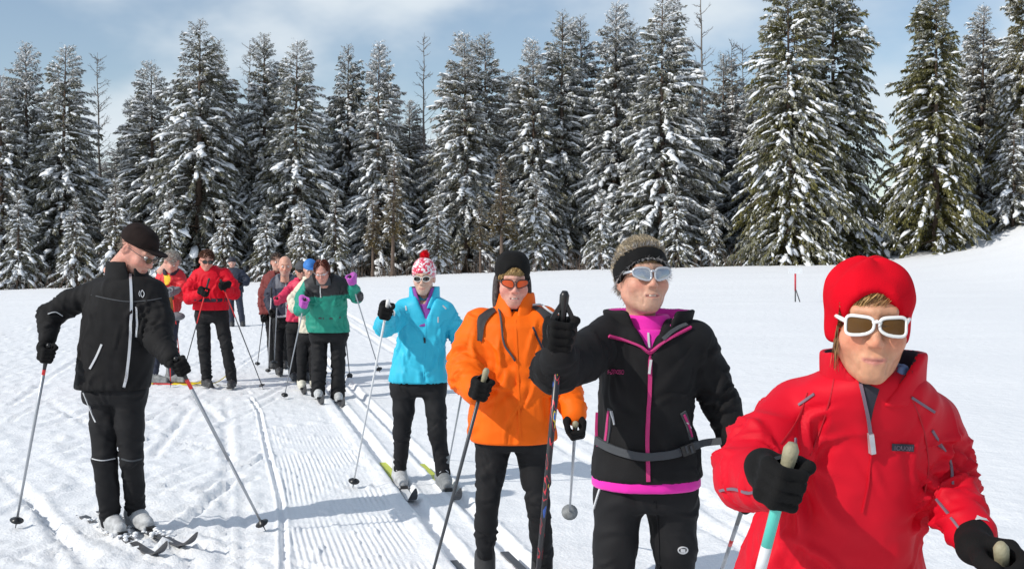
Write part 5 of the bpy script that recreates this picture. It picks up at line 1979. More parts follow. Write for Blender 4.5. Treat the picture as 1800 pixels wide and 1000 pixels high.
patch_px("shoulder_panel", J, [(931, 540), (950, 554), (960, 575), (962, 625)], [(935, 537), (960, 547), (976, 562), (980, 625)], M_CHAR, p.jk, 18, 8, 0.009)
ribbon_px("front_flap", J, [(905, 562), (908, 620), (911, 690), (914, 772)], 0.012, M_ORGP, p.jk, 30, 0.001, 0.002)
ribbon_px("pocket_zip", J, [(937, 575), (944, 592), (956, 620)], 0.010, M_DARKLIN, p.jk, 14, 0.002, 0.003)
hat_fn = lambda P: smax(beanie(P, (0, 0.014, 0.058), (0.089, 0.109, 0.092), (0, -0.122, -0.040), (0.080, 0.095, 0.128), -0.02), P[:, 2] - 0.143, 0.02)
ht = p.headwear("hat", hat_fn, M_GLOVE, noise=0.002)
M_FLAP = mat("patterned_flap", (0.05, 0.04, 0.04), 0.9, bump=0.4, bscale=200, var=0.9, vscale=60)
for sx in (-1, 1):
    fl = p.headwear("ear_flap", lambda P, sx=sx: smax(ell(P, (sx * 0.082, 0.014, -0.052), (0.016, 0.050, 0.088)), -ell(P, (0, 0.0, -0.03), (0.068, 0.2, 0.2)), 0.004), M_FLAP, parent=ht, noise=0.002)
for sx, pts in ((-1, [(874, 535), (880, 560), (884, 590), (892, 612), (906, 634)]), (1, [(929, 522), (945, 534), (962, 548), (975, 556)])):
    P_, N_ = J.path(pts, 22)
    tube_obj("cord", P_ + N_ * 0.012, 0.0055, M_DGREY if sx < 0 else M_LGREY, ht, n=6)
p.glasses(M_BLKP, M_LORANGE, "wrap", w=0.060, h=0.034, gap=0.013, r=0.0022, y0=-0.112, z=0.004, wrap=2.6, tilt=0.03, name="tinted_glasses")
r_ = np.random.default_rng(12)
n_ = 800
fx = r_.uniform(-0.066, 0.058, n_)
rt = np.stack([fx, -0.078 + 7.5 * fx ** 2, 0.088 - 6 * fx ** 2 + r_.uniform(-.006, .004, n_)], 1)
p.hair(rt, np.stack([-0.8 + 0 * fx, np.full(n_, -0.2), np.full(n_, -0.85)], 1), 0.062, colour=(0.52, 0.35, 0.15), grav=0.05, lift=0.004, jit=0.05, seed=13, width=0.0016)
add("teeth", p.h2w(box(np.array([0, -0.0955, -0.0632]), np.array([0.014, 0.003, 0.0022]))[0]), box(np.zeros(3), np.ones(3))[1], M_TEETH, p.root)
h1 = W(846, 684, 4.95)
tip = W(740, 1084, 5.09)
p.glove(0, h1, over(h1, tip) - tip, mirror=-1, xdir=(0.30, -0.93, 0.2), size=0.98)
ski_pole(over(h1, tip, 0.085), tip, "dark ski pole planted in front of the woman in orange on her right side", gl=0.75, shaft=M_CARBON, mgrip=M_CORK, strap_to=p.arms[0][-1][0] + [0.02, -0.05, 0], r=0.0095)
h2 = W(1011, 752, 5.22)
tip = W(1001, 905, 6.35)
p.glove(1, h2, over(h2, tip) - tip, mirror=1, xdir=(0.1, -0.5, -0.9), size=1.06)
ski_pole(over(h2, tip, 0.055), tip, "grey ski pole trailing back behind the orange-jacketed woman, snow on its basket", shaft=M_ALU, mgrip=M_CORK, basket=0.046, basket_m=M_BOOT)
for k in (0, 1):
    ski(p.feet[k][0], np.array([0.24, -0.97, 0]), "dark ski under the orange-jacketed woman's %s foot" % ("right", "left")[k], 0.9, 0.8, M_SKIB)

# ---------------------------------------------------------------- 4 woman in turquoise
p = Person("woman in turquoise jacket and red-and-white pompom hat striding on yellow skis", 8.10,
           dict(at=(745, 489, 8.10), yaw=-8, pitch=4, roll=0, scale=1.02, narrow=0.90), 0.0085,
           skin_opts=dict(skin=(0.60, 0.40, 0.31), flush=0.4, eyes=0))
p.start([(521, 724, 768, 0.075, 0.0), (530, 709, 783, 0.105, 0.0), (542, 703, 788, 0.12, 0), (565, 702, 785, 0.13, 0), (600, 700, 783, 0.125, 0), (630, 693, 783, 0.13, 0),
         (655, 686, 785, 0.14, 0), (672, 684, 787, 0.14, 0)],
        [[(711, 543, 0.0, 0.070), (690, 566, -0.18, 0.068), (675, 574, -0.36, 0.062), (680, 560, -0.56, 0.048)],
         [(782, 546, 0.0, 0.068), (797, 572, 0.05, 0.062), (806, 592, 0.05, 0.056), (814, 622, -0.05, 0.048)]],
        [[(710, 680, 0.0, 0.098), (710, 722, -0.02, 0.084), (706, 762, 0.0, 0.066), (705, 800, 0.06, 0.056), (703, 822, 0.10, 0.050)],
         [(760, 676, 0.0, 0.096), (766, 720, -0.06, 0.082), (769, 762, -0.10, 0.072), (776, 800, -0.10, 0.060), (779, 838, -0.12, 0.054)]])
vz4 = W(748, 562, 7.97)
p.jacket(M_BLUE, amp=0.005, seed=21, hollow=0.03, inner=lambda P: np.maximum((np.abs(P[:, 0] - vz4[0]) - 0.48 * (P[:, 2] - vz4[2])) * 0.88, P[:, 1] - 8.10))
J = p.J
p.trousers(M_BLACK2, [(650, 690, 782, 0.11, 0), (680, 686, 786, 0.12, 0), (695, 688, 784, 0.10, 0)])
p.boots(M_BOOT, mats=(M_BOOTS, M_BOOT), h=0.10)
p.collar(M_BLUE, 0.104, 0.100, 0, 0, 16, 56, 0.007, at=W(746, 541, 8.11), top=W(746, 504, 8.14), mlin=M_DARKLIN, front=-4)
p.collar(M_PURPLE, 0.088, 0.086, 0, 0, 3, 40, 0.006, at=W(746, 541, 8.11), top=W(746, 506, 8.13), name="fleece_collar", parent=p.root, front=-3)
p.collar(M_PURPLE, 0.122, 0.088, 0, 0, 0, 0, 0.006, at=W(746, 572, 8.08), top=W(746, 534, 8.11), name="fleece_front", parent=p.root, ry=0.9)
ribbon_px("zip", J, [(749, 560), (747, 590), (746, 630), (744, 668)], 0.010, M_BLUE, p.jk, 26, 0.001, 0.002)
ribbon_px("zip_pull", J, [(746, 593), (746, 603)], 0.013, M_BLKP, p.jk, 6, 0.004, 0.004)
for pts in ([(713, 538), (714, 546)], [(778, 537), (784, 543)], [(770, 557), (770, 567)]):
    ribbon_px("reflective_trim", J, pts, 0.010, M_LGREY, p.jk, 6, 0.002, 0.002)
ht = p.headwear("hat", lambda P: smax(ell(P, (0, 0.014, 0.046), (0.092, 0.110, 0.100)), -((P @ unit([0, 0.42, 0.9]).astype(np.float32)) - 0.0) , 0.006), M_KNIT, noise=0.0015, up=0.03)
r_ = np.random.default_rng(14)
dd = nrm(r_.normal(0, 1, (900, 3)))
pc = np.array([0.006, 0.02, 0.158])
p.headwear("pompom_core", lambda P: ell(P, pc, (0.033, 0.031, 0.028)), M_REDHAT, parent=ht, up=0.03)
p.hair(pc + dd * 0.027, dd, 0.015, n=2, colour=(0.74, 0.015, 0.02), stick=0, lift=0, jit=0.2, seed=15, width=0.0020, name="pompom", cvar=0.2)
p.glasses(M_WHITEF, M_LDARK, "oval", w=0.056, h=0.036, gap=0.014, r=0.0020, y0=-0.110, z=0.003, wrap=2.4, tilt=0.02)
h1 = W(679, 547, 7.44)
tip = on_snow(620, 857)
p.glove(0, h1, over(h1, tip) - tip, mirror=-1, xdir=(0.2, -0.9, 0.0), size=1.05)
ski_pole(over(h1, tip, 0.075), tip, "white ski pole held out by the woman in turquoise on her right", shaft=M_WPOLE, mgrip=M_WHITEF, strap_to=h1 + [0.03, 0.05, -0.02], strapm=M_WHITEF)
h2 = W(820, 648, 7.98)
tip = W(786, 828, 9.2)
p.glove(1, h2, over(h2, tip) - tip, mirror=1, xdir=(0.2, -0.6, -0.8))
ski_pole(over(h2, tip, 0.055), tip, "thin pale ski pole between the turquoise woman and the orange jacket", shaft=M_ALU)
dsk = np.array([0.24, -0.97, 0])
for k, fo in ((0, 0.72), (1, 0.62)):
    ski(p.feet[k][0], dsk, "yellow and white ski under the turquoise woman's %s boot" % ("right", "left")[k], fo, 0.95,
        segs=[(-0.95, 0.18, M_SKIY), (0.18, fo - 0.14, M_SKIW), (fo - 0.14, fo, M_SKIB)], curl=0.12, width=0.055)

# ---------------------------------------------------------------- 5 woman in green
p = Person("woman in green and black jacket with purple gloves and auburn hair bending forward", 13.0,
           dict(at=(566, 478, 12.62), yaw=-8, pitch=24, roll=-4, scale=1.06), 0.011,
           skin_opts=dict(skin=(0.56, 0.28, 0.22), flush=0.7, brows=1))
p.start([(484, 548, 592, 0.08, -0.22), (492, 540, 604, 0.12, -0.18), (505, 536, 609, 0.15, -0.14), (522, 536, 609, 0.16, -0.10), (545, 541, 609, 0.155, -0.06), (556, 541, 609, 0.15, -0.04),
         (570, 540, 612, 0.17, 0), (585, 541, 615, 0.18, 0)],
        [[(543, 503, -0.16, 0.075), (531, 524, -0.25, 0.072), (529, 544, -0.42, 0.066), (535, 541, -0.62, 0.05)],
         [(602, 500, -0.16, 0.072), (620, 514, -0.15, 0.066), (627, 522, -0.22, 0.062), (621, 504, -0.46, 0.048)]],
        [[(562, 592, 0.05, 0.105), (561, 640, 0.0, 0.094), (559, 692, -0.02, 0.086)], [(594, 592, 0.05, 0.100), (595, 640, 0.05, 0.088), (594, 696, 0.05, 0.088)]])
GRN = np.array([0.004, 0.24, 0.17])
def green_col(V, N):
    c = np.tile(GRN, (len(V), 1))
    q = to_px(V)
    k = in_poly(q, [(530, 470), (612, 470), (611, 518), (575, 520), (563, 523), (534, 521), (536, 505)]) | in_poly(q, [(628, 515), (640, 510), (640, 530), (624, 530)])
    c[k] = (0.015, 0.015, 0.018)
    return c
p.jacket(M_GREEN, colour=green_col, amp=0.007, seed=31, hollow=0.03)
ribbon_px("draw_cord", p.J, [(541, 557), (575, 560), (609, 557)], 0.02, M_DGREY, p.jk, 20, -0.004, 0.004)
ribbon_px("yoke_piping", p.J, [(563, 500), (563, 512), (564, 523)], 0.012, M_LGREY, p.jk, 8, 0.003, 0.003)
p.trousers(M_BLACK2, [(572, 544, 612, 0.12, 0), (590, 544, 612, 0.13, 0), (600, 546, 610, 0.1, 0)], amp=0.005)
p.boots(M_BOOTS)
p.collar(M_BLACK, 0.095, 0.115, 0, 0, 8, 24, 0.010, at=W(569, 500, 12.76), top=W(568, 480, 12.74))
p.collar(M_GREEN if False else M_DGREY, 0.07, 0.07, 0, 0, 0, 0, 0.008, at=W(569, 502, 12.70), top=W(568, 488, 12.68), name="scarf", parent=p.root)
rt = scalp(1500, 31, 0.03, -0.052)
p.hair(rt, np.stack([np.sign(rt[:, 0]) * 0.9 + rt[:, 0] * 9, (rt[:, 1] > -0.02) * 0.5, np.full(len(rt), -0.7)], 1), 0.13, colour=(0.13, 0.035, 0.022), grav=0.22, lift=0.007, jit=0.035, seed=32, width=0.0035, cvar=0.3)
p.glasses(M_SILF, M_SKIN if False else M_SILF, "oval", w=0.044, h=0.004, gap=0.016, r=0.0016, z=0.012, name="spectacles")
h1 = W(535, 532, 12.34)
tip = on_snow(499, 701)
p.glove(0, h1, over(h1, tip) - tip, M_GLOVEP, -1, (0.4, -0.8, 0.1), 1.1)
ski_pole(over(h1, tip), tip, "grey ski pole in the green-jacketed woman's right hand, slanting to lower left", shaft=M_ALU)
h2 = W(617, 492, 12.48)
tip = W(668, 655, 13.15)
p.glove(1, h2, over(h2, tip) - tip, M_GLOVEP, 1, (-0.2, -0.8, 0.2), 1.1)
ski_pole(over(h2, tip), tip, "grey ski pole hanging from the raised purple glove of the woman in green", shaft=M_ALU)
for k in (0, 1):
    ski(p.feet[k][0], dsk, "dark ski with raised tip under the green-jacketed woman's %s boot" % ("right", "left")[k], 0.72, 1.0, M_SKIB, curl=0.13)

# ---------------------------------------------------------------- 6 cream jacket, blue cap
p = Person("person in cream jacket and blue cap half hidden behind the woman in green", 13.95,
           dict(at=(545, 474, 13.85), yaw=0, pitch=10, scale=1.0), 0.012, skin_opts=dict(skin=(0.55, 0.33, 0.25)))
p.start([(488, 535, 560, 0.08, 0), (498, 528, 566, 0.12, 0), (515, 525, 568, 0.14, 0), (550, 527, 565, 0.14, 0), (586, 527, 567, 0.15, 0)],
        [[(533, 506, 0, 0.075), (516, 526, -0.1, 0.07), (518, 540, -0.15, 0.062), (532, 546, -0.3, 0.048)], [(562, 506, 0, 0.07), (574, 530, 0.1, 0.06), (584, 548, 0.15, 0.055), (600, 568, 0.2, 0.045)]],
        [[(533, 592, 0, 0.09), (531, 630, 0, 0.075), (530, 666, 0, 0.062)], [(553, 592, 0, 0.09), (552, 630, 0, 0.075), (552, 666, 0, 0.06)]])
p.jacket(M_CREAM, amp=0.006, seed=41)
p.trousers(M_BLACK2, [(575, 530, 566, 0.12, 0), (592, 530, 566, 0.13, 0), (600, 532, 562, 0.1, 0)])
p.boots(M_BOOTW)
p.collar(M_CREAM, 0.085, 0.085, 0, 0, 6, 16, 0.01, at=W(546, 498, 13.93), top=W(546, 486, 13.93))
p.headwear("cap", lambda P: smin(smax(ell(P, (0, 0.014, 0.046), (0.090, 0.110, 0.086)), 0.015 - P[:, 2], 0.006), ell(P, (0, -0.125, 0.03), (0.062, 0.06, 0.008)), 0.01), mat("blue_cap_cloth", (0.03, 0.17, 0.50), 0.7, var=0.2))
h2 = W(607, 586, 14.05)
tip = on_snow(615, 664)
p.glove(1, h2, over(h2, tip) - tip)
ski_pole(over(h2, tip), tip, "thin dark ski pole planted right of the green-jacketed woman's legs", shaft=M_CARBON)
h1 = W(538, 545, 13.5)
p.glove(0, h1, (0.1, 0.2, 1))
for k in (0, 1):
    ski(p.feet[k][0], dsk, "ski under the %s pale boot of the person in cream" % ("right", "left")[k], 0.75, 0.9, M_SKIB)

# ---------------------------------------------------------------- 7 raspberry jacket, dark cap
p = Person("person in raspberry jacket, dark cap and sunglasses behind the cream jacket", 14.9,
           dict(at=(530, 476, 14.85), yaw=4, pitch=4, scale=1.0), 0.012, skin_opts=dict(skin=(0.52, 0.29, 0.22), eyes=0))
p.start([(489, 520, 542, 0.08, 0), (498, 512, 549, 0.12, 0), (512, 509, 551, 0.14, 0), (540, 507, 549, 0.14, 0), (566, 503, 549, 0.15, 0)],
        [[(517, 503, 0, 0.07), (506, 514, -0.1, 0.066), (499, 522, -0.2, 0.06), (491, 528, -0.35, 0.048)], [(545, 504, 0, 0.07), (553, 525, 0.1, 0.06), (552, 545, 0.05, 0.05)]],
        [[(513, 575, 0, 0.09), (514, 615, 0, 0.075), (517, 660, 0, 0.065)], [(534, 575, 0, 0.09), (535, 615, 0, 0.07), (538, 658, 0, 0.06)]])
p.jacket(M_RASP, amp=0.006, seed=42)
p.trousers(M_BLACK2, [(556, 507, 545, 0.12, 0), (576, 507, 545, 0.13, 0), (584, 510, 542, 0.1, 0)])
p.boots(M_BOOTD)
p.collar(M_RASP, 0.085, 0.09, 0, 0, 6, 16, 0.01, at=W(531, 498, 14.88), top=W(531, 488, 14.88))
p.headwear("cap", lambda P: smin(smax(ell(P, (0, 0.014, 0.046), (0.090, 0.110, 0.084)), 0.012 - P[:, 2], 0.006), ell(P, (0, -0.12, 0.03), (0.062, 0.05, 0.008)), 0.01), M_DGREY)
p.glasses(M_BLKP, M_LDARK, "oval", w=0.056, h=0.036, gap=0.014, r=0.003)
h1 = W(487, 529, 14.42)
tip = W(482, 642, 15.0)
p.glove(0, h1, over(h1, tip) - tip, M_RASP)
ski_pole(over(h1, tip), tip, "grey ski pole in the hand of the person in raspberry", shaft=M_ALU)

# ---------------------------------------------------------------- 8 bald man
p = Person("smiling bald man in slate grey and navy jacket in the skier line", 15.6,
           dict(at=(501, 468, 15.4), yaw=2, pitch=6, scale=1.16), 0.012, skin_opts=dict(skin=(0.60, 0.33, 0.24), flush=0.6, stubble=1, open=0.002))
SLATE, NVY = np.array([0.13, 0.14, 0.17]), np.array([0.020, 0.026, 0.05])
def slate_col(V, N):
    q = to_px(V)
    c = np.tile(NVY, (len(V), 1))
    k = (q[:, 1] < 507) & (q[:, 0] > 484) & (q[:, 0] < 520)
    c[k] = SLATE
    return c
p.start([(482, 488, 514, 0.09, 0), (490, 481, 522, 0.12, 0), (504, 478, 526, 0.14, 0), (530, 479, 524, 0.145, 0), (558, 480, 524, 0.15, 0)],
        [[(485, 497, 0, 0.075), (475, 515, 0.0, 0.066), (473, 528, -0.05, 0.06), (478, 548, -0.2, 0.046)], [(520, 497, 0, 0.075), (530, 520, 0.05, 0.065), (532, 545, 0, 0.05)]],
        [[(490, 566, 0, 0.095), (490, 612, 0, 0.075), (491, 655, 0, 0.062)], [(512, 566, 0, 0.095), (513, 612, 0, 0.075), (514, 655, 0, 0.06)]])
p.jacket(M_GREYB, colour=slate_col, amp=0.006, seed=43)
ribbon_px("zip", p.J, [(502, 488), (503, 520), (503, 556)], 0.014, M_LGREY, p.jk, 14, 0.003)
ribbon_px("waist_strap", p.J, [(484, 556), (500, 556), (512, 552)], 0.03, M_LGREY, p.jk, 12, 0.004)
p.trousers(M_BLACK2, [(548, 483, 522, 0.12, 0), (568, 483, 522, 0.13, 0), (576, 486, 518, 0.1, 0)])
p.boots(M_BOOTD)
p.collar(M_NAVY, 0.085, 0.09, 0, 0, 8, 18, 0.01, at=W(501, 492, 15.55), top=W(501, 482, 15.55))
h1 = W(477, 512, 15.2)
tip = on_snow(471, 656)
p.glove(0, W(479, 552, 15.3), over(h1, tip) - tip)
ski_pole(over(h1, tip), tip, "upright silver ski pole in front of the bald man's right side", shaft=M_WPOLE)
rt = scalp(260, 45, -0.04, 0.0, cond=lambda q: q[:, 2] < 0.03)
p.hair(rt, nrm(rt) * 0.3 + np.array([0, 0.2, -1]), 0.022, colour=(0.36, 0.34, 0.32), lift=0.003, seed=46, width=0.003)

# ---------------------------------------------------------------- 9 maroon jacket
p = Person("man in dark maroon jacket at the back left of the skier line", 16.6,
           dict(at=(487, 461, 16.5), yaw=10, pitch=3, scale=1.1), 0.012, skin_opts=dict(skin=(0.52, 0.30, 0.23)))
p.start([(476, 474, 500, 0.09, 0), (484, 467, 508, 0.12, 0), (496, 464, 512, 0.14, 0), (525, 465, 512, 0.145, 0), (552, 465, 512, 0.15, 0)],
        [[(470, 492, 0, 0.075), (463, 514, 0.0, 0.068), (461, 532, -0.02, 0.062), (463, 552, -0.08, 0.048)], [(508, 490, 0, 0.075), (517, 512, 0.05, 0.065), (518, 535, 0, 0.05)]],
        [[(476, 560, 0, 0.095), (478, 604, 0, 0.075), (479, 645, 0, 0.062)], [(498, 560, 0, 0.095), (499, 604, 0, 0.075), (500, 645, 0, 0.06)]])
p.jacket(M_MAROON, amp=0.006, seed=47)
p.trousers(M_BLACK2, [(542, 468, 508, 0.12, 0), (562, 468, 508, 0.13, 0), (570, 470, 505, 0.1, 0)])
p.boots(M_BOOTD)
p.collar(M_MAROON, 0.088, 0.09, 0, 0, 6, 16, 0.01, at=W(488, 486, 16.55), top=W(488, 476, 16.55))
rt = scalp(900, 48, 0.035, -0.075)
p.hair(rt, nrm(rt) * 0.5 + np.array([0.2, 0.5, -0.3]), 0.05, colour=(0.07, 0.05, 0.04), lift=0.008, seed=49, width=0.0035)
h1 = W(463, 560, 16.45)
tip = on_snow(452, 644)
p.glove(0, h1, over(h1, tip) - tip, xdir=(0.1, -0.8, -0.5))
ski_pole(over(h1, tip), tip, "dark ski pole of the man in maroon, leftmost pole of the skier line", shaft=M_CARBON)

# ---------------------------------------------------------------- 10 red jacket woman with sunglasses
p = Person("woman in red jacket and black trousers with short brown hair, hands at her chest", 14.1,
           dict(at=(363, 459, 14.05), yaw=8, pitch=10, roll=2, scale=1.08), 0.011, skin_opts=dict(skin=(0.58, 0.30, 0.23), flush=0.7, eyes=0))
p.start([(470, 352, 382, 0.09, -0.02), (478, 345, 392, 0.12, 0), (492, 342, 398, 0.145, 0), (515, 343, 398, 0.15, 0), (530, 342, 400, 0.15, 0), (546, 340, 402, 0.16, 0)],
        [[(348, 484, 0, 0.078), (335, 506, -0.08, 0.074), (334, 524, -0.16, 0.068), (351, 517, -0.32, 0.05)],
         [(394, 482, 0, 0.076), (408, 502, -0.05, 0.07), (411, 516, -0.12, 0.064), (398, 508, -0.30, 0.05)]],
        [[(357, 556, 0, 0.10), (359, 608, -0.02, 0.082), (363, 664, 0, 0.068)], [(388, 556, 0, 0.10), (398, 608, -0.03, 0.08), (408, 670, -0.05, 0.064)]])
p.jacket(M_RED, amp=0.007, seed=51)
ribbon_px("waist_strap", p.J, [(342, 527), (370, 528), (399, 527)], 0.045, M_DARKLIN, p.jk, 16, 0.004)
p.trousers(M_BLACK2, [(540, 343, 400, 0.12, 0), (556, 343, 401, 0.13, 0), (566, 346, 398, 0.1, 0)], amp=0.005)
p.boots(M_BOOTD, dirs=((0.5, -0.8), (0.1, -1)))
p.collar(M_RED, 0.088, 0.10, 0, 0, 14, 40, 0.010, at=W(368, 484, 14.08), top=W(367, 467, 14.1))
rt = scalp(1100, 52, 0.035, -0.078)
p.hair(rt, nrm(rt) * 0.9 + np.array([0.1, 0.3, 0.1]), 0.035, colour=(0.10, 0.04, 0.02), stick=0.6, lift=0.008, jit=0.06, seed=53, width=0.0035)
p.glasses(M_BLKP, M_LDARK, "oval", w=0.056, h=0.038, gap=0.016, r=0.003)
h1 = W(361, 514, 13.68)
tip = W(324, 648, 14.25)
p.glove(0, h1, over(h1, tip) - tip, mirror=-1, xdir=(0.7, -0.5, 0))
ski_pole(over(h1, tip, 0.20), tip, "red-topped ski pole crossing the chest of the red-jacketed woman in dark sunglasses", segs=[(0, 0.5, M_PRED), (0.5, 1, M_CARBON)])
h2 = W(392, 503, 13.72)
tip = on_snow(463, 683)
p.glove(1, h2, over(h2, tip) - tip, mirror=1, xdir=(-0.6, -0.5, 0))
ski_pole(over(h2, tip, 0.08), tip, "dark ski pole slanting to the right of the red-jacketed woman in dark sunglasses", segs=[(0, 0.35, M_PRED), (0.35, 1, M_CARBON)])

# ---------------------------------------------------------------- 11 grey-haired man
p = Person("grey-haired man in red and yellow jacket looking down, behind the man in black", 14.5,
           dict(at=(301, 461, 14.4), yaw=48, pitch=34, roll=6, scale=1.1), 0.011, skin_opts=dict(skin=(0.57, 0.33, 0.26), flush=0.6))
RDV = np.array([0.60, 0.02, 0.03])
def redv_col(V, N):
    c = np.tile(RDV, (len(V), 1))
    q = to_px(V)
    c[in_poly(q, [(288, 480), (298, 484), (300, 492), (296, 500), (290, 502), (288, 490)])] = (0.80, 0.55, 0.02)
    c[in_poly(q, [(292, 508), (304, 510), (304, 545), (294, 545)])] = (0.35, 0.20, 0.05)
    return c
p.start([(471, 288, 312, 0.09, 0), (479, 282, 318, 0.12, 0), (492, 280, 322, 0.14, 0), (515, 282, 318, 0.15, 0), (549, 284, 314, 0.15, 0)],
        [[(286, 487, 0, 0.072), (279, 505, -0.05, 0.066), (280, 520, -0.12, 0.06), (292, 516, -0.3, 0.046)],
         [(314, 486, 0, 0.074), (322, 506, -0.08, 0.070), (321, 519, -0.16, 0.062), (308, 515, -0.32, 0.046)]],
        [[(290, 556, 0, 0.09), (277, 606, -0.02, 0.068), (272, 655, 0, 0.052)], [(305, 556, 0, 0.09), (302, 606, -0.03, 0.07), (302, 660, 0, 0.054)]])
p.jacket(M_REDV, colour=redv_col, amp=0.006, seed=61)
p.trousers(M_NAVY, [(540, 286, 312, 0.11, 0), (556, 286, 312, 0.12, 0), (564, 288, 310, 0.1, 0)])
p.boots(M_BOOT, dirs=((1, -0.25), (1, -0.25)))
p.collar(M_DARKLIN, 0.088, 0.095, 0, 0, 10, 30, 0.010, at=W(300, 484, 14.45), top=W(300, 472, 14.45))
rt = scalp(1300, 62, 0.0, -0.07)
p.hair(rt, nrm(rt) * 0.6 + np.array([0.1, -0.2, 0.1]), 0.04, colour=(0.42, 0.41, 0.38), stick=0.7, lift=0.007, jit=0.06, seed=63, width=0.0035, cvar=0.2)
wb = p.torso_c(p.torso.z0 + 0.02)
V, F = mesh_sdf(lambda P: ell(P, W(310, 556, 14.3), (0.11, 0.07, 0.055)), W(310, 556, 14.3) - 0.15, W(310, 556, 14.3) + 0.15, 0.012)
wbg = add("waist_bag", V, F, M_GLOVEG, None, W(310, 556, 14.3))
tag(wbg, "grey waist bag on the front of the grey-haired man in red and yellow", "bag")
h1 = W(299, 514, 14.08)
tip = on_snow(320, 668)
p.glove(0, h1, over(h1, tip) - tip, M_GLOVEG, -1, (0.6, -0.6, 0))
h2 = W(303, 512, 14.12)
p.glove(1, h2, over(h2, tip) - tip, M_GLOVEG, 1, (-0.6, -0.6, 0))
ski_pole(over(h2, tip, 0.02), tip, "long red ski pole hanging from the grey-haired man's hands", shaft=M_PRED)
ski_pole(W(297, 548, 14.22), on_snow(300, 681), "short visible red ski pole standing beside the grey-haired man's boots", shaft=M_PRED)
for k in (0, 1):
    ski(p.feet[k][0] + np.array([0, 0.0, 0]), np.array([1, -0.25 + 0.1 * k, 0]), "red and yellow ski under the grey-haired man's %s boot" % ("right", "left")[k], 0.75, 0.35,
        segs=[(-0.35, 0.0, M_YEL), (0.0, 0.28, M_PRED), (0.28, 0.75, M_YEL)], width=0.06)

# ---------------------------------------------------------------- 12 far man in navy
p = Person("distant man in navy jacket and dark cap standing alone on the track", 26.3,
           dict(at=(408, 462, 26.3), yaw=0, pitch=6, scale=1.05), 0.014, skin_opts=dict(skin=(0.52, 0.30, 0.24)))
p.start([(471, 402, 416, 0.09, 0), (477, 398, 426, 0.13, 0), (488, 398, 428, 0.15, 0), (505, 399, 427, 0.15, 0), (514, 398, 428, 0.15, 0)],
        [[(401, 480, 0, 0.08), (397, 492, -0.1, 0.072), (400, 500, -0.2, 0.06), (408, 496, -0.35, 0.05)], [(424, 480, 0, 0.08), (434, 492, 0, 0.072), (433, 498, -0.1, 0.062), (426, 499, -0.25, 0.05)]],
        [[(405, 518, 0, 0.10), (406, 545, 0, 0.08), (408, 572, 0, 0.065)], [(419, 518, 0, 0.10), (423, 545, 0, 0.08), (427, 572, 0, 0.065)]])
p.jacket(M_NAVY, amp=0.006, seed=71)
p.trousers(M_NAVY, [(510, 399, 426, 0.12, 0), (520, 399, 426, 0.13, 0), (526, 401, 424, 0.1, 0)])
p.boots(M_BOOTD)
p.collar(M_NAVY, 0.09, 0.09, 0, 0, 0, 0, 0.01, at=W(409, 478, 26.3), top=W(409, 471, 26.3))
p.headwear("cap", lambda P: smax(ell(P, (0, 0.014, 0.046), (0.090, 0.110, 0.086)), 0.015 - P[:, 2], 0.006), M_DARKLIN)
h1, h2 = W(412, 495, 25.9), W(422, 499, 26.0)
p.glove(0, h1, (0.1, 0, 1))
p.glove(1, h2, (0.1, 0, 1))

# ---------------------------------------------------------------- 13 man in black with cap
p = Person("man all in black with black cap standing at the left, looking down", 6.62,
           dict(at=(243, 440, 6.60), yaw=52, pitch=34, roll=2, scale=1.12), 0.008,
           skin_opts=dict(skin=(0.58, 0.31, 0.24), flush=0.6, stubble=0, fat=0.006, neck=0.060, browc=(0.2, 0.17, 0.14)))
p.start([(482, 196, 254, 0.09, 0.02), (493, 178, 280, 0.125, 0), (512, 162, 292, 0.145, 0), (545, 150, 291, 0.155, 0), (600, 143, 276, 0.155, 0), (645, 138, 266, 0.15, 0), (683, 134, 262, 0.155, 0)],
        [[(178, 512, 0.02, 0.076), (124, 532, 0.03, 0.070), (88, 556, 0.0, 0.068), (84, 594, -0.10, 0.048)],
         [(268, 518, -0.02, 0.074), (282, 565, -0.08, 0.072), (280, 600, -0.16, 0.070), (300, 630, -0.28, 0.050)]],
        [[(186, 690, 0.02, 0.108), (184, 750, 0.0, 0.092), (184, 806, -0.03, 0.076), (190, 862, 0.0, 0.070), (194, 916, 0.05, 0.062)],
         [(226, 690, -0.02, 0.105), (229, 750, -0.03, 0.090), (231, 806, -0.03, 0.074), (236, 856, 0.05, 0.066), (239, 900, 0.12, 0.060)]])
p.jacket(M_BLACK, amp=0.004, seed=81, hollow=0.03)
J = p.J
p.trousers(M_BLACK2, [(660, 148, 262, 0.13, 0), (692, 146, 258, 0.135, 0), (708, 150, 254, 0.12, 0)])
p.boots(M_BOOTS, dirs=((0.62, -0.78), (0.66, -0.75)))
p.collar(M_BLACK, 0.116, 0.104, 0, 0, 1, 14, 0.008, at=W(224, 504, 6.62), top=W(222, 460, 6.63), front=30)
ribbon_px("zip", J, [(229, 482), (231, 520), (230, 570), (227, 620), (222, 662), (216, 688)], 0.016, M_SILVER, p.jk, 40, 0.003)
ribbon_px("chest_zip", J, [(240, 540), (241, 565), (240, 592)], 0.012, M_SILVER, p.jk, 12, 0.002)
ribbon_px("pocket_zip", J, [(179, 605), (170, 626), (158, 648)], 0.013, M_SILVER, p.jk, 14, 0.002)
ribbon_px("yoke_seam", J, [(160, 518), (195, 526), (226, 530), (262, 528), (284, 524)], 0.006, M_DGREY, p.jk, 30, 0.001, 0.002)
ribbon_px("sleeve_piping", J, [(84, 552), (98, 548), (110, 556)], 0.006, M_LGREY, p.jk, 10, 0.001, 0.002)
P_, N_ = J.path([(250, 510), (254, 516), (251, 523), (247, 516), (250, 510)], 20)
V, F = ribbon(P_, N_, 0.004, 0.003, 0.002)
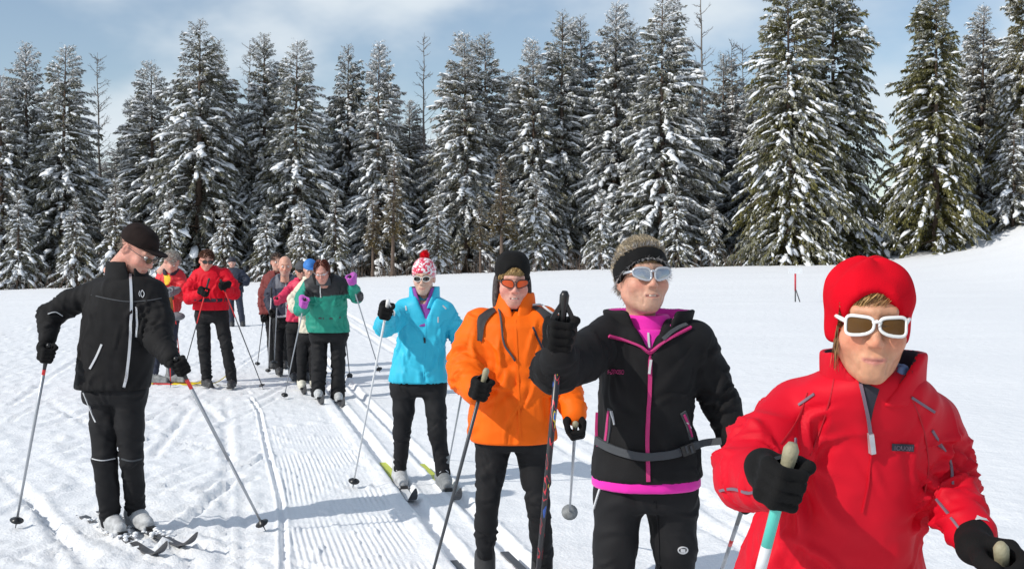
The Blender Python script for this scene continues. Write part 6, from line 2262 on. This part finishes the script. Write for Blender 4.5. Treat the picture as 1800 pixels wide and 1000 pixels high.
add("diamond_logo", V, F, M_LGREY, p.jk, smooth=False)
P_, N_ = J.path([(246, 511), (244, 516), (246, 521)], 8)
V, F = ribbon(P_, N_, 0.004, 0.003, 0.002)
add("logo_stroke", V, F, M_LGREY, p.jk, smooth=False)
ribbon_px("trouser_piping", p.T, [(147, 690), (157, 715), (168, 742)], 0.008, M_LGREY, p.tr, 12, 0.002)
ribbon_px("knee_band", p.T, [(162, 806), (182, 809), (202, 805)], 0.006, M_LGREY, p.tr, 12, 0.002)
ribbon_px("knee_band", p.T, [(214, 806), (231, 810), (249, 806)], 0.010, M_DGREY, p.tr, 12, 0.002)
p.headwear("cap", lambda P: smin(smax(smax(ell(P, (0, 0.018, 0.044), (0.088, 0.108, 0.092)), 0.030 - 0.15 * P[:, 1] - P[:, 2], 0.006), P[:, 2] - 0.125, 0.02),
           ell(P, (0, -0.102, 0.050), (0.072, 0.058, 0.007), rot(0, -10, 0)), 0.012), mat("dark_cap_cloth", (0.017, 0.011, 0.010), 0.9, bump=0.3, bscale=200, var=0.3, spec=0.15), noise=0.002)
rt = scalp(500, 82, -0.045, 0.0, cond=lambda q: (q[:, 2] < 0.03) & (np.abs(q[:, 0]) > 0.03) | (q[:, 1] > 0.07) & (q[:, 2] < 0.03))
p.hair(rt, nrm(rt) * 0.2 + np.array([0, 0.3, -1]), 0.020, colour=(0.20, 0.17, 0.14), lift=0.003, seed=83, width=0.0016)
p.glasses(M_DGREY, M_LBROWN, "oval", w=0.046, h=0.028, gap=0.016, r=0.0014, y0=-0.108, z=0.0, wrap=2.0, name="tinted_glasses")
h1 = W(83, 621, 6.44)
tip = on_snow(27, 930)
p.glove(0, h1, over(h1, tip) - tip, mirror=-1, xdir=(0.55, -0.75, -0.2), size=1.02)
ski_pole(over(h1, tip), tip, "silver ski pole with red top planted at the far left by the man in black", segs=[(0, 0.16, M_PRED), (0.16, 1, M_ALU)], r=0.0105)
h2 = W(316, 644, 6.28)
tip = on_snow(467, 932)
p.glove(1, h2, over(h2, tip) - tip, mirror=1, xdir=(0.5, -0.8, -0.1), size=1.04)
ski_pole(over(h2, tip), tip, "silver ski pole slanting right from the black-clad man's left hand", segs=[(0, 0.17, M_PRED), (0.17, 0.6, M_ALU), (0.6, 1, M_ALU)], r=0.0115)
for k in (0, 1):
    f_ = np.array([(0.62, -0.78, 0), (0.66, -0.75, 0)][k])
    ski(p.feet[k][0], f_, "dark ski with upturned tip and clinging snow under the black-clad man's %s foot" % ("right", "left")[k], (0.86, 0.80)[k], 0.55, M_SKIB, curl=0.11, width=0.052)
    o0, ff = p.feet[k]
    r_ = np.random.default_rng(90 + k)
    a = Acc()
    for _ in range(90):
        c = o0 + unit(f_) * r_.uniform(-0.28, 0.42) + np.array([r_.normal(0, 0.03), r_.normal(0, 0.03), r_.uniform(-0.012, 0.012)])
        a.put(ICO_V * r_.uniform(0.006, 0.020) * np.array([1, 1, 0.6]) * (1 + r_.normal(0, 0.2, (12, 1))) + c, ICO_F)
    o = add("snow_crumbs", *a.get(), M_CLING, None, o0)
    o["kind"] = "stuff"
    o["label"] = "snow crumbs on the black-clad man's %s ski" % ("right", "left")[k]
    o["category"] = "snow"
